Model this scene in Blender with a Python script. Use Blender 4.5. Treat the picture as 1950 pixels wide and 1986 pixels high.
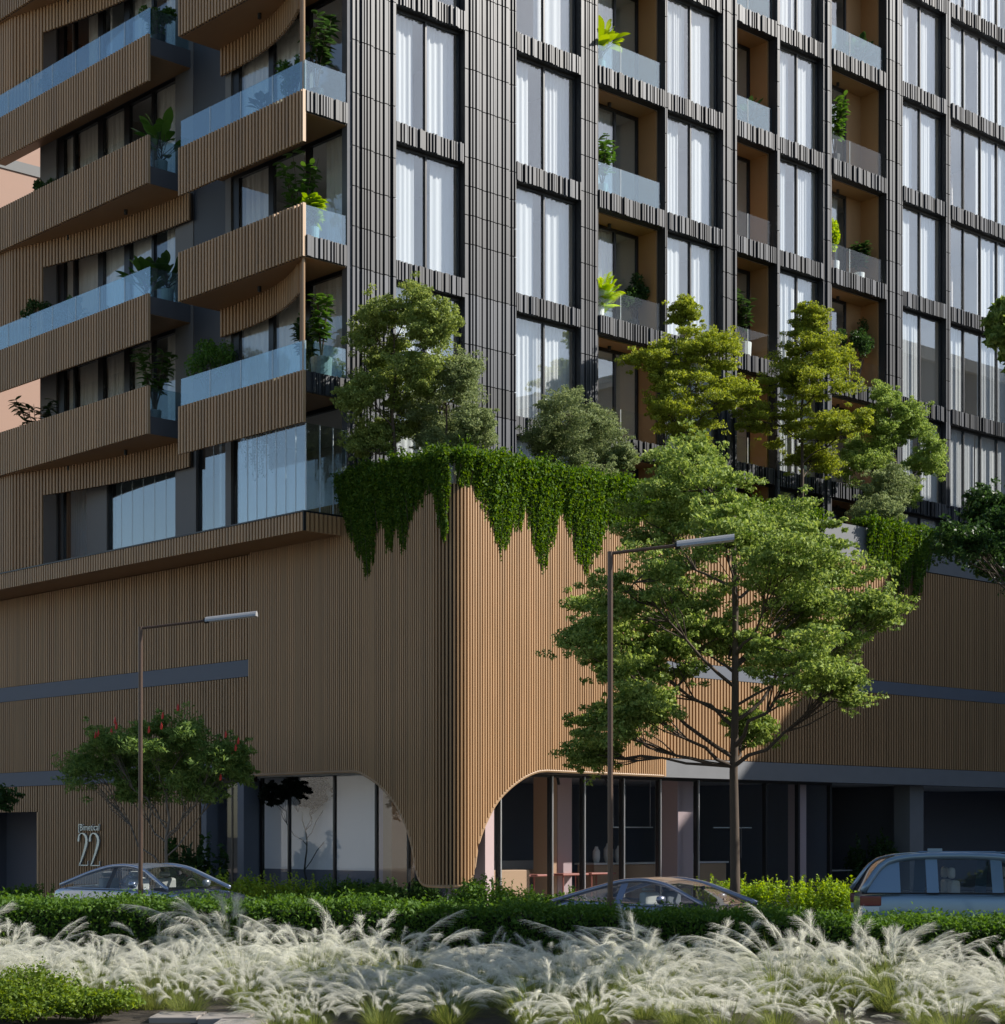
import bpy, math, random
import numpy as np
from mathutils import Vector, Matrix

for o in list(bpy.data.objects): bpy.data.objects.remove(o)
scene = bpy.context.scene
COL = scene.collection
# ------------------------------------------------------------------ camera
# world x runs along the sunlit tower front, y along the shaded side front, z up
CAMX, CAMY, CAMZ = -27.745, -35.107, 2.06
RX, RY = 0.731703, -0.681624          # image right
FX, FY = 0.681624, 0.731703           # view direction
def W(X, Y): return (CAMX + X*RX + Y*FX, CAMY + X*RY + Y*FY)
cam = bpy.data.cameras.new('camera'); camo = bpy.data.objects.new('camera', cam); COL.objects.link(camo)
camo.location = (CAMX, CAMY, CAMZ); camo.rotation_euler = (math.radians(90), 0, math.atan2(-FX, FY))
cam.sensor_fit = 'HORIZONTAL'; cam.sensor_width = 36; cam.lens = 3675/1950*36
cam.shift_y = (1620-993)/1950; cam.clip_start = 0.1; cam.clip_end = 3000
scene.camera = camo
# ------------------------------------------------------------------ sky and sun
SUN = Vector((0.75, -0.65, 0.67)).normalized()
world = bpy.data.worlds.new('World'); scene.world = world; world.use_nodes = True
wt = world.node_tree; bg = wt.nodes['Background']
sky = wt.nodes.new('ShaderNodeTexSky'); sky.sky_type = 'NISHITA'; sky.sun_disc = False
sky.sun_elevation = math.asin(SUN.z); sky.sun_rotation = math.atan2(SUN.x, SUN.y)
sky.air_density = 1.0; sky.dust_density = 0.6; sky.ozone_density = 1.5
wt.links.new(sky.outputs[0], bg.inputs[0]); bg.inputs[1].default_value = 0.092
sl = bpy.data.lights.new('sun', 'SUN'); sl.energy = 5.0; sl.angle = math.radians(0.53); sl.color = (1.0, 0.945, 0.865)
so = bpy.data.objects.new('sun', sl); COL.objects.link(so); so.location = (20, -40, 60)
so.rotation_euler = SUN.to_track_quat('Z', 'Y').to_euler()
scene.view_settings.view_transform = 'Standard'; scene.view_settings.look = 'None'
scene.view_settings.exposure = 0.45; scene.view_settings.gamma = 1.0
scene.render.engine = 'CYCLES'
scene.cycles.use_denoising = True
scene.cycles.max_bounces = 8; scene.cycles.transparent_max_bounces = 24; scene.cycles.diffuse_bounces = 3
scene.cycles.glossy_bounces = 4; scene.cycles.caustics_reflective = False; scene.cycles.caustics_refractive = False

# ------------------------------------------------------------------ materials
M = {}
def mat(name, col, rough=0.6, metal=0.0, var=0.0, noise=None, bump=None, spec=0.5, coat=0.0, objvar=0.0, trans=0.0):
    m = bpy.data.materials.new(name); m.use_nodes = True; nt = m.node_tree; p = nt.nodes['Principled BSDF']
    p.inputs['Roughness'].default_value = rough; p.inputs['Metallic'].default_value = metal
    p.inputs['Specular IOR Level'].default_value = spec
    if coat: p.inputs['Coat Weight'].default_value = coat; p.inputs['Coat Roughness'].default_value = 0.04
    src = None
    rgb = nt.nodes.new('ShaderNodeRGB'); rgb.outputs[0].default_value = (*col, 1); src = rgb.outputs[0]
    tc = nt.nodes.new('ShaderNodeTexCoord')
    def hsv(fac_out, lo, hi):
        nonlocal src
        mr = nt.nodes.new('ShaderNodeMapRange'); nt.links.new(fac_out, mr.inputs[0])
        mr.inputs[3].default_value = lo; mr.inputs[4].default_value = hi
        h = nt.nodes.new('ShaderNodeHueSaturation'); nt.links.new(mr.outputs[0], h.inputs['Value']); nt.links.new(src, h.inputs['Color']); src = h.outputs[0]
    if noise:
        sc_, amt, stretch = noise
        mp = nt.nodes.new('ShaderNodeMapping'); mp.inputs['Scale'].default_value = stretch
        geo = nt.nodes.new('ShaderNodeNewGeometry'); nt.links.new(geo.outputs['Position'], mp.inputs[0])
        n = nt.nodes.new('ShaderNodeTexNoise'); n.inputs['Scale'].default_value = sc_; n.inputs['Detail'].default_value = 6
        nt.links.new(mp.outputs[0], n.inputs['Vector']); hsv(n.outputs[0], 1-amt, 1+amt)
        if bump:
            b = nt.nodes.new('ShaderNodeBump'); b.inputs['Strength'].default_value = bump; b.inputs['Distance'].default_value = 0.02
            nt.links.new(n.outputs[0], b.inputs['Height']); nt.links.new(b.outputs[0], p.inputs['Normal'])
        mr2 = nt.nodes.new('ShaderNodeMapRange'); nt.links.new(n.outputs[0], mr2.inputs[0])
        mr2.inputs[3].default_value = max(0, rough-.1); mr2.inputs[4].default_value = min(1, rough+.1); nt.links.new(mr2.outputs[0], p.inputs['Roughness'])
    if objvar:
        oi = nt.nodes.new('ShaderNodeObjectInfo'); hsv(oi.outputs['Random'], 1-objvar, 1+objvar)
    if var:
        g = nt.nodes.new('ShaderNodeNewGeometry'); hsv(g.outputs['Random Per Island'], 1-var, 1+var)
    nt.links.new(src, p.inputs['Base Color'])
    M[name] = m; return m
def leafmat(name, c1, c2, rough=0.6, transl=0.38, spec=0.18):
    m = bpy.data.materials.new(name); m.use_nodes = True; nt = m.node_tree; p = nt.nodes['Principled BSDF']; out = nt.nodes['Material Output']
    g = nt.nodes.new('ShaderNodeNewGeometry'); oi = nt.nodes.new('ShaderNodeObjectInfo')
    mx = nt.nodes.new('ShaderNodeMix'); mx.data_type = 'RGBA'
    mx.inputs[6].default_value = (*c1, 1); mx.inputs[7].default_value = (*c2, 1); nt.links.new(g.outputs['Random Per Island'], mx.inputs[0])
    h = nt.nodes.new('ShaderNodeHueSaturation'); nt.links.new(mx.outputs[2], h.inputs['Color'])
    mr = nt.nodes.new('ShaderNodeMapRange'); nt.links.new(oi.outputs['Random'], mr.inputs[0]); mr.inputs[3].default_value = .88; mr.inputs[4].default_value = 1.12
    nt.links.new(mr.outputs[0], h.inputs['Value'])
    nt.links.new(h.outputs[0], p.inputs['Base Color']); p.inputs['Roughness'].default_value = rough; p.inputs['Specular IOR Level'].default_value = spec
    t = nt.nodes.new('ShaderNodeBsdfTranslucent'); b2 = nt.nodes.new('ShaderNodeHueSaturation'); nt.links.new(h.outputs[0], b2.inputs['Color'])
    b2.inputs['Value'].default_value = 1.5; b2.inputs['Saturation'].default_value = 1.15; b2.inputs['Hue'].default_value = 0.485
    nt.links.new(b2.outputs[0], t.inputs[0]); ms = nt.nodes.new('ShaderNodeMixShader'); ms.inputs[0].default_value = transl
    nt.links.new(p.outputs[0], ms.inputs[1]); nt.links.new(t.outputs[0], ms.inputs[2]); nt.links.new(ms.outputs[0], out.inputs[0])
    M[name] = m; return m
def glassmat(name, tint, boost=2.0, base=0.03, rough=0.0, refl=(1, 1, 1)):
    m = bpy.data.materials.new(name); m.use_nodes = True; nt = m.node_tree; out = nt.nodes['Material Output']; nt.nodes.remove(nt.nodes['Principled BSDF'])
    t = nt.nodes.new('ShaderNodeBsdfTransparent'); t.inputs[0].default_value = (*tint, 1)
    gl = nt.nodes.new('ShaderNodeBsdfGlossy'); gl.inputs[0].default_value = (*refl, 1); gl.inputs['Roughness'].default_value = rough
    lw = nt.nodes.new('ShaderNodeLayerWeight'); pw = nt.nodes.new('ShaderNodeMath'); pw.operation = 'POWER'; pw.inputs[1].default_value = 4.0; nt.links.new(lw.outputs['Facing'], pw.inputs[0])
    ma = nt.nodes.new('ShaderNodeMath'); ma.operation = 'MULTIPLY_ADD'; ma.inputs[1].default_value = boost; ma.inputs[2].default_value = base; ma.use_clamp = True
    nt.links.new(pw.outputs[0], ma.inputs[0])
    geo = nt.nodes.new('ShaderNodeNewGeometry'); n = nt.nodes.new('ShaderNodeTexNoise'); n.inputs['Scale'].default_value = 0.9; n.inputs['Detail'].default_value = 1
    nt.links.new(geo.outputs['Position'], n.inputs['Vector']); b = nt.nodes.new('ShaderNodeBump'); b.inputs['Strength'].default_value = 0.02; b.inputs['Distance'].default_value = 0.05
    nt.links.new(n.outputs[0], b.inputs['Height']); nt.links.new(b.outputs[0], gl.inputs['Normal'])
    ms = nt.nodes.new('ShaderNodeMixShader'); nt.links.new(ma.outputs[0], ms.inputs[0]); nt.links.new(t.outputs[0], ms.inputs[1]); nt.links.new(gl.outputs[0], ms.inputs[2])
    nt.links.new(ms.outputs[0], out.inputs[0]); M[name] = m; return m
V = (1, 1, 0.08)
mat('wood', (0.41, 0.245, 0.118), 0.5, 0.0, noise=(9, .16, V), objvar=.14, var=.10)
mat('wood_lite', (0.46, 0.30, 0.17), 0.45, noise=(9, .10, V))
mat('wood_back', (0.030, 0.018, 0.011), 0.7, noise=(5, .2, V))
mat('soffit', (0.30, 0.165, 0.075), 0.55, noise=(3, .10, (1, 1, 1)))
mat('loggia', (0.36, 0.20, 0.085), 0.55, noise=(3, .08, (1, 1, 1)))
mat('charcoal', (0.035, 0.039, 0.048), 0.45, 0.0, noise=(6, .14, V), var=.62, objvar=.2)
mat('charcoal_back', (0.018, 0.019, 0.022), 0.6, noise=(4, .2, V))
mat('dark_wall', (0.055, 0.06, 0.07), 0.6, noise=(1.5, .12, (1, 1, 1)))
mat('slab', (0.10, 0.105, 0.12), 0.7, noise=(3, .15, (1, 1, 1)), bump=.1)
mat('grey_wall', (0.16, 0.155, 0.15), 0.7, noise=(2, .12, (1, 1, 1)))
mat('band', (0.115, 0.13, 0.16), 0.65, noise=(2.5, .12, (1, 1, 1)))
mat('beam', (0.17, 0.175, 0.185), 0.7, noise=(2.5, .14, (1, 1, 1)), bump=.1)
mat('frame', (0.012, 0.012, 0.014), 0.4)
mat('room', (0.74, 0.70, 0.65), 0.8)
mat('ceiling', (0.70, 0.68, 0.65), 0.8)
mat('inner_dark', (0.14, 0.15, 0.185), 0.7)
mat('floor_in', (0.36, 0.32, 0.29), 0.35)
mat('pink', (0.55, 0.42, 0.42), 0.5)
mat('reflection_white', (0.92, 0.91, 0.90), 0.6)  # pale tone of the wall reflection imitated in the shopfront
mat('pale', (0.80, 0.78, 0.75), 0.7)
mat('tan', (0.55, 0.36, 0.22), 0.6)
mat('coral', (0.45, 0.16, 0.12), 0.5)
mat('white', (0.80, 0.80, 0.79), 0.45, noise=(4, .05, (1, 1, 1)))
mat('black', (0.015, 0.015, 0.015), 0.5)
mat('edge', (0.75, 0.82, 0.84), 0.2)
mat('steel', (0.60, 0.61, 0.62), 0.3, 0.85)
mat('sign', (0.50, 0.57, 0.62), 0.25, 0.6)
mat('bronze', (0.105, 0.068, 0.05), 0.42, 0.35, noise=(6, .15, V))
mat('lamp_head', (0.42, 0.42, 0.42), 0.4, 0.3)
mat('bark', (0.085, 0.062, 0.045), 0.9, noise=(14, .35, (1, 1, .25)), bump=.6)
mat('bark_pale', (0.16, 0.135, 0.11), 0.85, noise=(12, .3, (1, 1, .3)), bump=.5)
mat('peach', (0.38, 0.245, 0.185), 0.8, noise=(1, .06, (1, 1, 1)))
mat('peach_grey', (0.20, 0.20, 0.195), 0.8)
mat('plaster', (0.62, 0.60, 0.57), 0.8, noise=(.8, .07, (1, 1, 1)))
mat('plaster_dark', (0.17, 0.17, 0.175), 0.8, noise=(.8, .1, (1, 1, 1)))
mat('asphalt', (0.05, 0.05, 0.052), 0.85, noise=(12, .3, (1, 1, 1)), bump=.3)
mat('paving', (0.30, 0.27, 0.24), 0.8, noise=(5, .15, (1, 1, 1)), bump=.2, objvar=.06)
mat('kerb', (0.33, 0.32, 0.30), 0.8, noise=(6, .15, (1, 1, 1)), bump=.2)
mat('soil', (0.045, 0.034, 0.024), 0.95, noise=(9, .4, (1, 1, 1)), bump=.8)
mat('ground', (0.09, 0.09, 0.075), 0.9, noise=(.5, .25, (1, 1, 1)))
mat('marking', (0.75, 0.75, 0.72), 0.7)
mat('rubber', (0.02, 0.02, 0.02), 0.8)
mat('paint_blue', (0.34, 0.40, 0.50), 0.25, 0.5, coat=.8)
mat('paint_navy', (0.25, 0.27, 0.35), 0.25, 0.5, coat=.8)
mat('paint_teal', (0.22, 0.32, 0.42), 0.3, 0.5, coat=.8)
mat('roof_tan', (0.33, 0.26, 0.21), 0.3, 0.3, coat=.6)
mat('cabin', (0.05, 0.05, 0.055), 0.7)
mat('seat', (0.45, 0.44, 0.43), 0.6)
mat('seat_dark', (0.14, 0.15, 0.18), 0.6)
mat('tail', (0.25, 0.05, 0.05), 0.2, coat=1)
mat('red', (0.55, 0.035, 0.02), 0.5, var=.2)
# curtains let light through
def curtainmat(name, c, tr):
    m = bpy.data.materials.new(name); m.use_nodes = True; nt = m.node_tree; p = nt.nodes['Principled BSDF']; out = nt.nodes['Material Output']
    p.inputs['Base Color'].default_value = (*c, 1); p.inputs['Roughness'].default_value = .9
    t = nt.nodes.new('ShaderNodeBsdfTranslucent'); t.inputs[0].default_value = (*c, 1)
    ms = nt.nodes.new('ShaderNodeMixShader'); ms.inputs[0].default_value = tr
    nt.links.new(p.outputs[0], ms.inputs[1]); nt.links.new(t.outputs[0], ms.inputs[2]); nt.links.new(ms.outputs[0], out.inputs[0]); M[name] = m
curtainmat('curtain', (0.93, 0.93, 0.93), .2); curtainmat('curtain_cream', (0.88, 0.84, 0.77), .15)
glassmat('glass', (0.97, 0.985, 0.99), 0.8, 0.13, refl=(.93, .97, 1))
glassmat('glass_left', (0.96, 0.97, 0.97), 0.8, 0.075)
glassmat('glass_shop', (0.94, 0.95, 0.96), 0.5, 0.03)
glassmat('glass_rail', (0.74, 0.86, 0.89), 1.0, 0.16, refl=(.9, .97, 1))
glassmat('glass_clear', (0.95, 0.97, 0.97), 0.5, 0.02)
glassmat('glass_wall', (0.82, 0.88, 0.91), 1.0, 0.15)
glassmat('car_glass', (0.80, 0.84, 0.83), 0.9, 0.06)
leafmat('leaf_street', (0.085, 0.155, 0.030), (0.380, 0.470, 0.140), transl=.36)
leafmat('leaf_yellow', (0.190, 0.260, 0.035), (0.430, 0.480, 0.095), transl=.4)
leafmat('leaf_lime', (0.270, 0.405, 0.027), (0.459, 0.608, 0.054), transl=.45)
leafmat('leaf_olive', (0.150, 0.205, 0.085), (0.350, 0.410, 0.200))
leafmat('leaf_ivy', (0.040, 0.110, 0.014), (0.160, 0.250, 0.035))
leafmat('leaf_hedge', (0.060, 0.135, 0.022), (0.140, 0.250, 0.045))
leafmat('leaf_bright', (0.176, 0.297, 0.034), (0.365, 0.486, 0.068), transl=.4)
leafmat('leaf_palm', (0.050, 0.125, 0.022), (0.115, 0.225, 0.045), rough=.35)
leafmat('leaf_dark', (0.028, 0.068, 0.018), (0.066, 0.125, 0.038), rough=.35)
leafmat('leaf_pinnate', (0.085, 0.165, 0.040), (0.250, 0.350, 0.100))
leafmat('leaf_front', (0.09, 0.16, 0.025), (0.24, 0.33, 0.05))
leafmat('reflected_leaf', (0.008, 0.012, 0.006), (0.015, 0.02, 0.01))
leafmat('blade', (0.100, 0.150, 0.035), (0.300, 0.330, 0.110), transl=.4)
leafmat('plume', (0.560, 0.555, 0.460), (0.850, 0.845, 0.780), rough=.9, transl=.45, spec=.1)

# ------------------------------------------------------------------ helpers
class MB:
    def __init__(s): s.v = []; s.f = []
    def box(s, x0, x1, y0, y1, z0, z1):
        if x1 < x0: x0, x1 = x1, x0
        if y1 < y0: y0, y1 = y1, y0
        n = len(s.v)
        s.v += [(x0,y0,z0),(x1,y0,z0),(x1,y1,z0),(x0,y1,z0),(x0,y0,z1),(x1,y0,z1),(x1,y1,z1),(x0,y1,z1)]
        s.f += [(n,n+3,n+2,n+1),(n+4,n+5,n+6,n+7),(n,n+1,n+5,n+4),(n+1,n+2,n+6,n+5),(n+2,n+3,n+7,n+6),(n+3,n,n+4,n+7)]
        return s
    def fb(s, face, a0, a1, d0, d1, z0, z1):      # facade box: a along the front, d inwards
        return s.box(a0, a1, d0, d1, z0, z1) if face == 'R' else s.box(d0, d1, a0, a1, z0, z1)
    def prism(s, poly, z0, z1):
        n = len(s.v); k = len(poly)
        s.v += [(x, y, z0) for x, y in poly] + [(x, y, z1) for x, y in poly]
        s.f += [tuple(range(n+k-1, n-1, -1)), tuple(range(n+k, n+2*k))]
        for i in range(k): j = (i+1) % k; s.f.append((n+i, n+j, n+k+j, n+k+i))
        return s
    def obox(s, c, ax, hx, hy, z0, z1):           # box turned in plan, ax = unit direction of hx
        px, py = -ax[1], ax[0]
        return s.prism([(c[0]+a*hx*ax[0]+b*hy*px, c[1]+a*hx*ax[1]+b*hy*py) for a, b in ((-1,-1),(1,-1),(1,1),(-1,1))], z0, z1)
    def tube(s, pts, rad, sides=6, cap=True):
        pts = [Vector(p) for p in pts]; k = len(pts); rings = []
        if not hasattr(rad, '__len__'): rad = [rad]*k
        up = Vector((0, 0, 1))
        for i, p in enumerate(pts):
            d = (pts[min(i+1, k-1)] - pts[max(i-1, 0)])
            if d.length < 1e-9: d = Vector((0,0,1))
            d.normalize(); ref = up if abs(d.z) < .95 else Vector((1, 0, 0))
            a = d.cross(ref).normalized(); b = a.cross(d)
            n = len(s.v); rings.append(n)
            for j in range(sides):
                t = 2*math.pi*j/sides; s.v.append(tuple(p + (a*math.cos(t) + b*math.sin(t))*rad[i]))
        for i in range(k-1):
            for j in range(sides):
                j2 = (j+1) % sides; s.f.append((rings[i]+j, rings[i]+j2, rings[i+1]+j2, rings[i+1]+j))
        if cap: s.f += [tuple(rings[0]+j for j in range(sides-1, -1, -1)), tuple(rings[-1]+j for j in range(sides))]
        return s
    def lathe(s, prof, c=(0, 0, 0), n=16):
        b = len(s.v)
        for r, z in prof:
            for j in range(n): t = 2*math.pi*j/n; s.v.append((c[0]+r*math.cos(t), c[1]+r*math.sin(t), c[2]+z))
        for i in range(len(prof)-1):
            for j in range(n): j2 = (j+1) % n; s.f.append((b+i*n+j, b+i*n+j2, b+(i+1)*n+j2, b+(i+1)*n+j))
        s.f += [tuple(b+j for j in range(n-1, -1, -1)), tuple(b+(len(prof)-1)*n+j for j in range(n))]
        return s
    def grid(s, P):                               # rows of points
        b = len(s.v); r = len(P); c = len(P[0])
        for row in P: s.v += [tuple(p) for p in row]
        for i in range(r-1):
            for j in range(c-1): s.f.append((b+i*c+j, b+i*c+j+1, b+(i+1)*c+j+1, b+(i+1)*c+j))
        return s
    def mesh(s, name, m, smooth=False):
        me = bpy.data.meshes.new(name); me.from_pydata(s.v, [], s.f); me.materials.append(M[m] if isinstance(m, str) else m)
        if smooth: me.polygons.foreach_set('use_smooth', [True]*len(me.polygons))
        me.update(); return me
    def build(s, name, m, parent=None, kind=None, smooth=False, bevel=0):
        o = bpy.data.objects.new(name, s.mesh(name, m, smooth)); COL.objects.link(o)
        if parent: o.parent = parent
        if kind: o['kind'] = kind
        if bevel:
            b = o.modifiers.new('bevel', 'BEVEL'); b.width = bevel; b.segments = 2; b.limit_method = 'ANGLE'
        return o
def np_mesh(name, Vv, Ff, m):
    me = bpy.data.meshes.new(name); nv, nf, k = len(Vv), len(Ff), Ff.shape[1]
    me.vertices.add(nv); me.vertices.foreach_set('co', np.asarray(Vv, np.float32).ravel())
    me.loops.add(nf*k); me.loops.foreach_set('vertex_index', np.asarray(Ff, np.int32).ravel())
    me.polygons.add(nf); me.polygons.foreach_set('loop_start', np.arange(0, nf*k, k, dtype=np.int32))
    me.update(calc_edges=True); me.materials.append(M[m]); return me
def link(name, me, parent=None, kind=None):
    o = bpy.data.objects.new(name, me); COL.objects.link(o)
    if parent: o.parent = parent
    if kind: o['kind'] = kind
    return o
def thing(name, label, cat, loc=(0, 0, 0), rz=0, group=None):
    o = bpy.data.objects.new(name, None); COL.objects.link(o); o.location = loc; o.rotation_euler = (0, 0, rz); o.empty_display_size = .3
    return tag(o, label, cat, group)
def tag(o, label=None, cat=None, group=None, kind=None):
    if label: o['label'] = label
    if cat: o['category'] = cat
    if group: o['group'] = group
    if kind: o['kind'] = kind
    return o
def structure(mb, name, m):
    return tag(mb.build(name, m), kind='structure')
UNIT = {}
def unit_box(m):
    if m not in UNIT: UNIT[m] = MB().box(-.5, .5, -.5, .5, -.5, .5).mesh('slat_' + m, m)
    return UNIT[m]
def piece(name, m, parent, x0, x1, y0, y1, z0, z1, rz=0):
    o = bpy.data.objects.new(name, unit_box(m)); COL.objects.link(o); o.parent = parent
    o.location = ((x0+x1)/2, (y0+y1)/2, (z0+z1)/2); o.scale = (abs(x1-x0), abs(y1-y0), z1-z0); o.rotation_euler = (0, 0, rz); return o
def fpiece(name, m, parent, face, a0, a1, d0, d1, z0, z1):
    return piece(name, m, parent, a0, a1, d0, d1, z0, z1) if face == 'R' else piece(name, m, parent, d0, d1, a0, a1, z0, z1)
# leaves: rows of small folded quads
def leaf_arrays(pts, size, rng, aspect=.5, up=.25, fold=.12):
    n = len(pts); nr = rng.normal(size=(n, 3)); nr[:, 2] = np.abs(nr[:, 2])*.6 + up*1.2; nr /= np.linalg.norm(nr, axis=1)[:, None]
    t = rng.normal(size=(n, 3)); a = np.cross(nr, t); a /= np.linalg.norm(a, axis=1)[:, None]; b = np.cross(nr, a)
    L = (size*(.6+.8*rng.random(n)))[:, None]
    Vv = np.stack([pts-a*L*.5, pts+b*L*aspect*.5+nr*fold*L, pts+a*L*.5-nr*fold*L*.6, pts-b*L*aspect*.5+nr*fold*L], 1).reshape(-1, 3)
    return Vv, np.arange(4*n).reshape(n, 4)
def ball(rng, c, rad, n, p=.38):
    d = rng.normal(size=(n, 3)); d /= np.linalg.norm(d, axis=1)[:, None]
    return np.asarray(c) + d*(rng.random(n)**p)[:, None]*np.asarray(rad)
def strips(items, nseg=4):
    """blades: p0, direction, side, length, width, droop -> tapered curved strips (quads)"""
    Vs = []; Fs = []; b = 0
    ts = np.linspace(0, 1, nseg+1)
    for p0, d, sd, L, w, dr, prof in items:
        p0 = np.asarray(p0, float); d = np.asarray(d, float); sd = np.asarray(sd, float)
        c = p0 + np.outer(ts*L, d); c[:, 2] -= dr*L*ts**2
        ww = w*(np.array([prof(t) for t in ts]))
        Vs.append(np.stack([c - sd*ww[:, None]*.5, c + sd*ww[:, None]*.5], 1).reshape(-1, 3))
        Fs.append(np.array([[b+2*i, b+2*i+1, b+2*i+3, b+2*i+2] for i in range(nseg)])); b += 2*(nseg+1)
    return np.concatenate(Vs), np.concatenate(Fs)
blade_prof = lambda t: max(.04, (1-t)**.7)
leaf_prof = lambda t: max(.06, math.sin(math.pi*min(1, .08+.92*t))**.75)
# ------------------------------------------------------------------ ground, road, pavements
R_ = random.Random(7)
gx, gy = W(0, 200)
structure(MB().box(-900, 900, -900, 900, -0.6, -0.03), 'ground', 'ground')
def strip_poly(Y0, Y1, X0=-70, X1=70): return [W(X0, Y0), W(X1, Y0), W(X1, Y1), W(X0, Y1)]
structure(MB().prism(strip_poly(29.6, 40.6), -0.25, -0.004), 'road', 'asphalt')
structure(MB().prism(strip_poly(17.0, 29.3), -0.25, 0.03), 'planting_bed', 'soil')
structure(MB().prism(strip_poly(29.3, 29.6), -0.25, 0.12), 'kerb', 'kerb')
structure(MB().prism(strip_poly(40.6, 40.85), -0.25, 0.12), 'kerb', 'kerb')
pav = structure(MB().prism(strip_poly(40.85, 95), -0.25, 0.10), 'pavement', 'paving')
structure(MB().prism(strip_poly(8, 17.0), -0.25, 0.04), 'footpath', 'paving')
# a stone slab that shows between the grasses
for i, (X, Y) in enumerate(((-3.55, 20.75), (-3.0, 20.6), (-2.75, 20.0))):
    s = MB().obox((0, 0), (1, 0), .26, .36, 0, .07).build('stepping_slab', 'paving', None, bevel=.01)
    s.location = (*W(X, Y), 0.03); s.rotation_euler = (0, 0, math.atan2(RY, RX))
    tag(s, ['leftmost beige stepping slab in the soil below the feather grass', 'middle beige stepping slab in the soil below the feather grass', 'rightmost beige stepping slab in the soil below the feather grass'][i], 'paving slab', 'stepping slabs in the planting bed')

# ------------------------------------------------------------------ podium
POD = thing('podium', 'timber-slatted podium with scooped corner foot under the dark tower', 'building')
VC, UF, RC = -3.74, -0.10, 0.52
LEN1 = 3.74 - (VC+RC); LEN2 = RC*math.pi/2; LEN3 = 6.84 - (UF+RC)
def cpath(s):
    if s < LEN1: return (UF, 3.74-s), (-1, 0)
    if s < LEN1+LEN2:
        a = (s-LEN1)/RC; return (UF+RC-RC*math.cos(a), VC+RC-RC*math.sin(a)), (-math.cos(a), -math.sin(a))
    return (UF+RC+s-LEN1-LEN2, VC), (0, -1)
Lp = [(3.74,3.57),(.3,3.57),(-.38,3.565),(-.65,3.52),(-.88,3.43),(-1.25,3.27),(-1.62,3.03),(-1.9,2.79),(-2.1,2.55),(-2.25,2.34),(-2.36,2.13),(-2.46,1.90),(-2.54,1.65),(-2.60,1.40),(-2.66,1.20),(-2.75,1.05),(-2.87,.97),(-3.01,.94)]
Rp = [(.40,.96),(.47,1.03),(.54,1.18),(.585,1.38),(.615,1.60),(.66,1.80),(.77,2.07),(.88,2.29),(1.14,2.68),(1.3,2.86),(1.49,3.02),(1.7,3.17),(1.89,3.28),(2.1,3.39),(2.32,3.475),(2.55,3.54),(2.81,3.565),(6.84,3.53)]
cs = [3.74-v for v, z in Lp] + [LEN1+LEN2*.5] + [LEN1+LEN2+u-(UF+RC) for u, z in Rp]
cz = [z for v, z in Lp] + [.93] + [z for u, z in Rp]
def cbot(s): return float(np.interp(s, cs, cz))
TOPZ = 9.85
# backing sheet with thickness, its lower edge follows the scoop
N = 220; tot = LEN1+LEN2+LEN3
outer, inner = [], []
for i in range(N+1):
    s = tot*i/N; (x, y), (nx, ny) = cpath(s); zb = cbot(s)+.015
    outer.append(((x, y, zb), (x, y, TOPZ))); inner.append(((x-nx*.12, y-ny*.12, zb), (x-nx*.12, y-ny*.12, TOPZ)))
mb = MB(); mb.grid(outer); mb.grid([(b, a) for a, b in inner])
for side in (0, 1): mb.grid([(outer[i][side], inner[i][side]) for i in range(N+1)])
for e in (0, N): mb.grid([(outer[e][0], outer[e][1]), (inner[e][0], inner[e][1])])
mb.build('slat_backing', 'wood_back', POD)
PITCH = .0755; k = int(tot/PITCH)
for i in range(k):
    s = (i+.5)*tot/k; (x, y), (nx, ny) = cpath(s)
    o = piece('slat', 'wood', POD, -.5, .5, -.5, .5, cbot(s)+.01, TOPZ+.02)
    o.location.x = x+nx*.035; o.location.y = y+ny*.035; o.scale.x = .075; o.scale.y = .039; o.rotation_euler.z = math.atan2(ny, nx)
mb = MB(); pts = []
for i in range(N+1):
    s = tot*i/N; (x, y), (nx, ny) = cpath(s); pts.append((x+nx*.03, y+ny*.03, cbot(s)-.01))
mb.tube(pts, .042, 6); mb.build('edge_trim', 'wood_lite', POD)
MB().box(UF-.075, UF+.1, 3.745, 3.80, 3.5, 9.04).build('end_trim', 'wood', POD)
MB().box(6.845, 6.90, VC-.075, VC+.1, 3.50, 9.58).build('end_trim', 'wood', POD)
def slat_run(mb, face, a0, a1, pitch, w, d0, d1, z0, z1):
    n = int((a1-a0)/pitch)
    for i in range(n):
        a = a0+(i+.5)*(a1-a0)/n; mb.fb(face, a-w/2, a+w/2, d0, d1, z0, z1)
# left wing
n = int((17.2-3.86)/.122)
for i in range(n):
    a = 3.86+(i+.5)*(17.2-3.86)/n; fpiece('slat', 'wood', POD, 'L', a-.031, a+.031, -.07, 0, 6.47, 9.08)
mb = MB(); slat_run(mb, 'L', 3.86, 17.2, .122, .060, -.07, 0, 3.92, 6.03); slat_run(mb, 'L', 17.2, 21.5, .122, .060, -.07, 0, 6.47, 9.08); slat_run(mb, 'L', 17.2, 21.5, .122, .060, -.07, 0, 3.92, 6.03)
slat_run(mb, 'L', 6.12, 14.47, .13, .066, -.06, .0, .1, 3.49); slat_run(mb, 'L', 14.5, 21.5, .13, .066, -.06, 0, 2.74, 3.49)
mb.build('slats', 'wood', POD, 'stuff')
MB().box(.001, .1, 3.8, 21.5, 3.4, 9.06).box(.001, .1, 6.1, 14.49, .1, 3.4).box(.001, .1, 14.49, 21.5, 2.74, 3.4).build('slat_backing', 'wood_back', POD)
MB().box(-.075, .11, 3.81, 21.5, 6.04, 6.46).build('facade_band', 'band', POD)
MB().box(-.075, .11, 3.81, 21.5, 3.50, 3.91).build('facade_band', 'band', POD)
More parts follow.
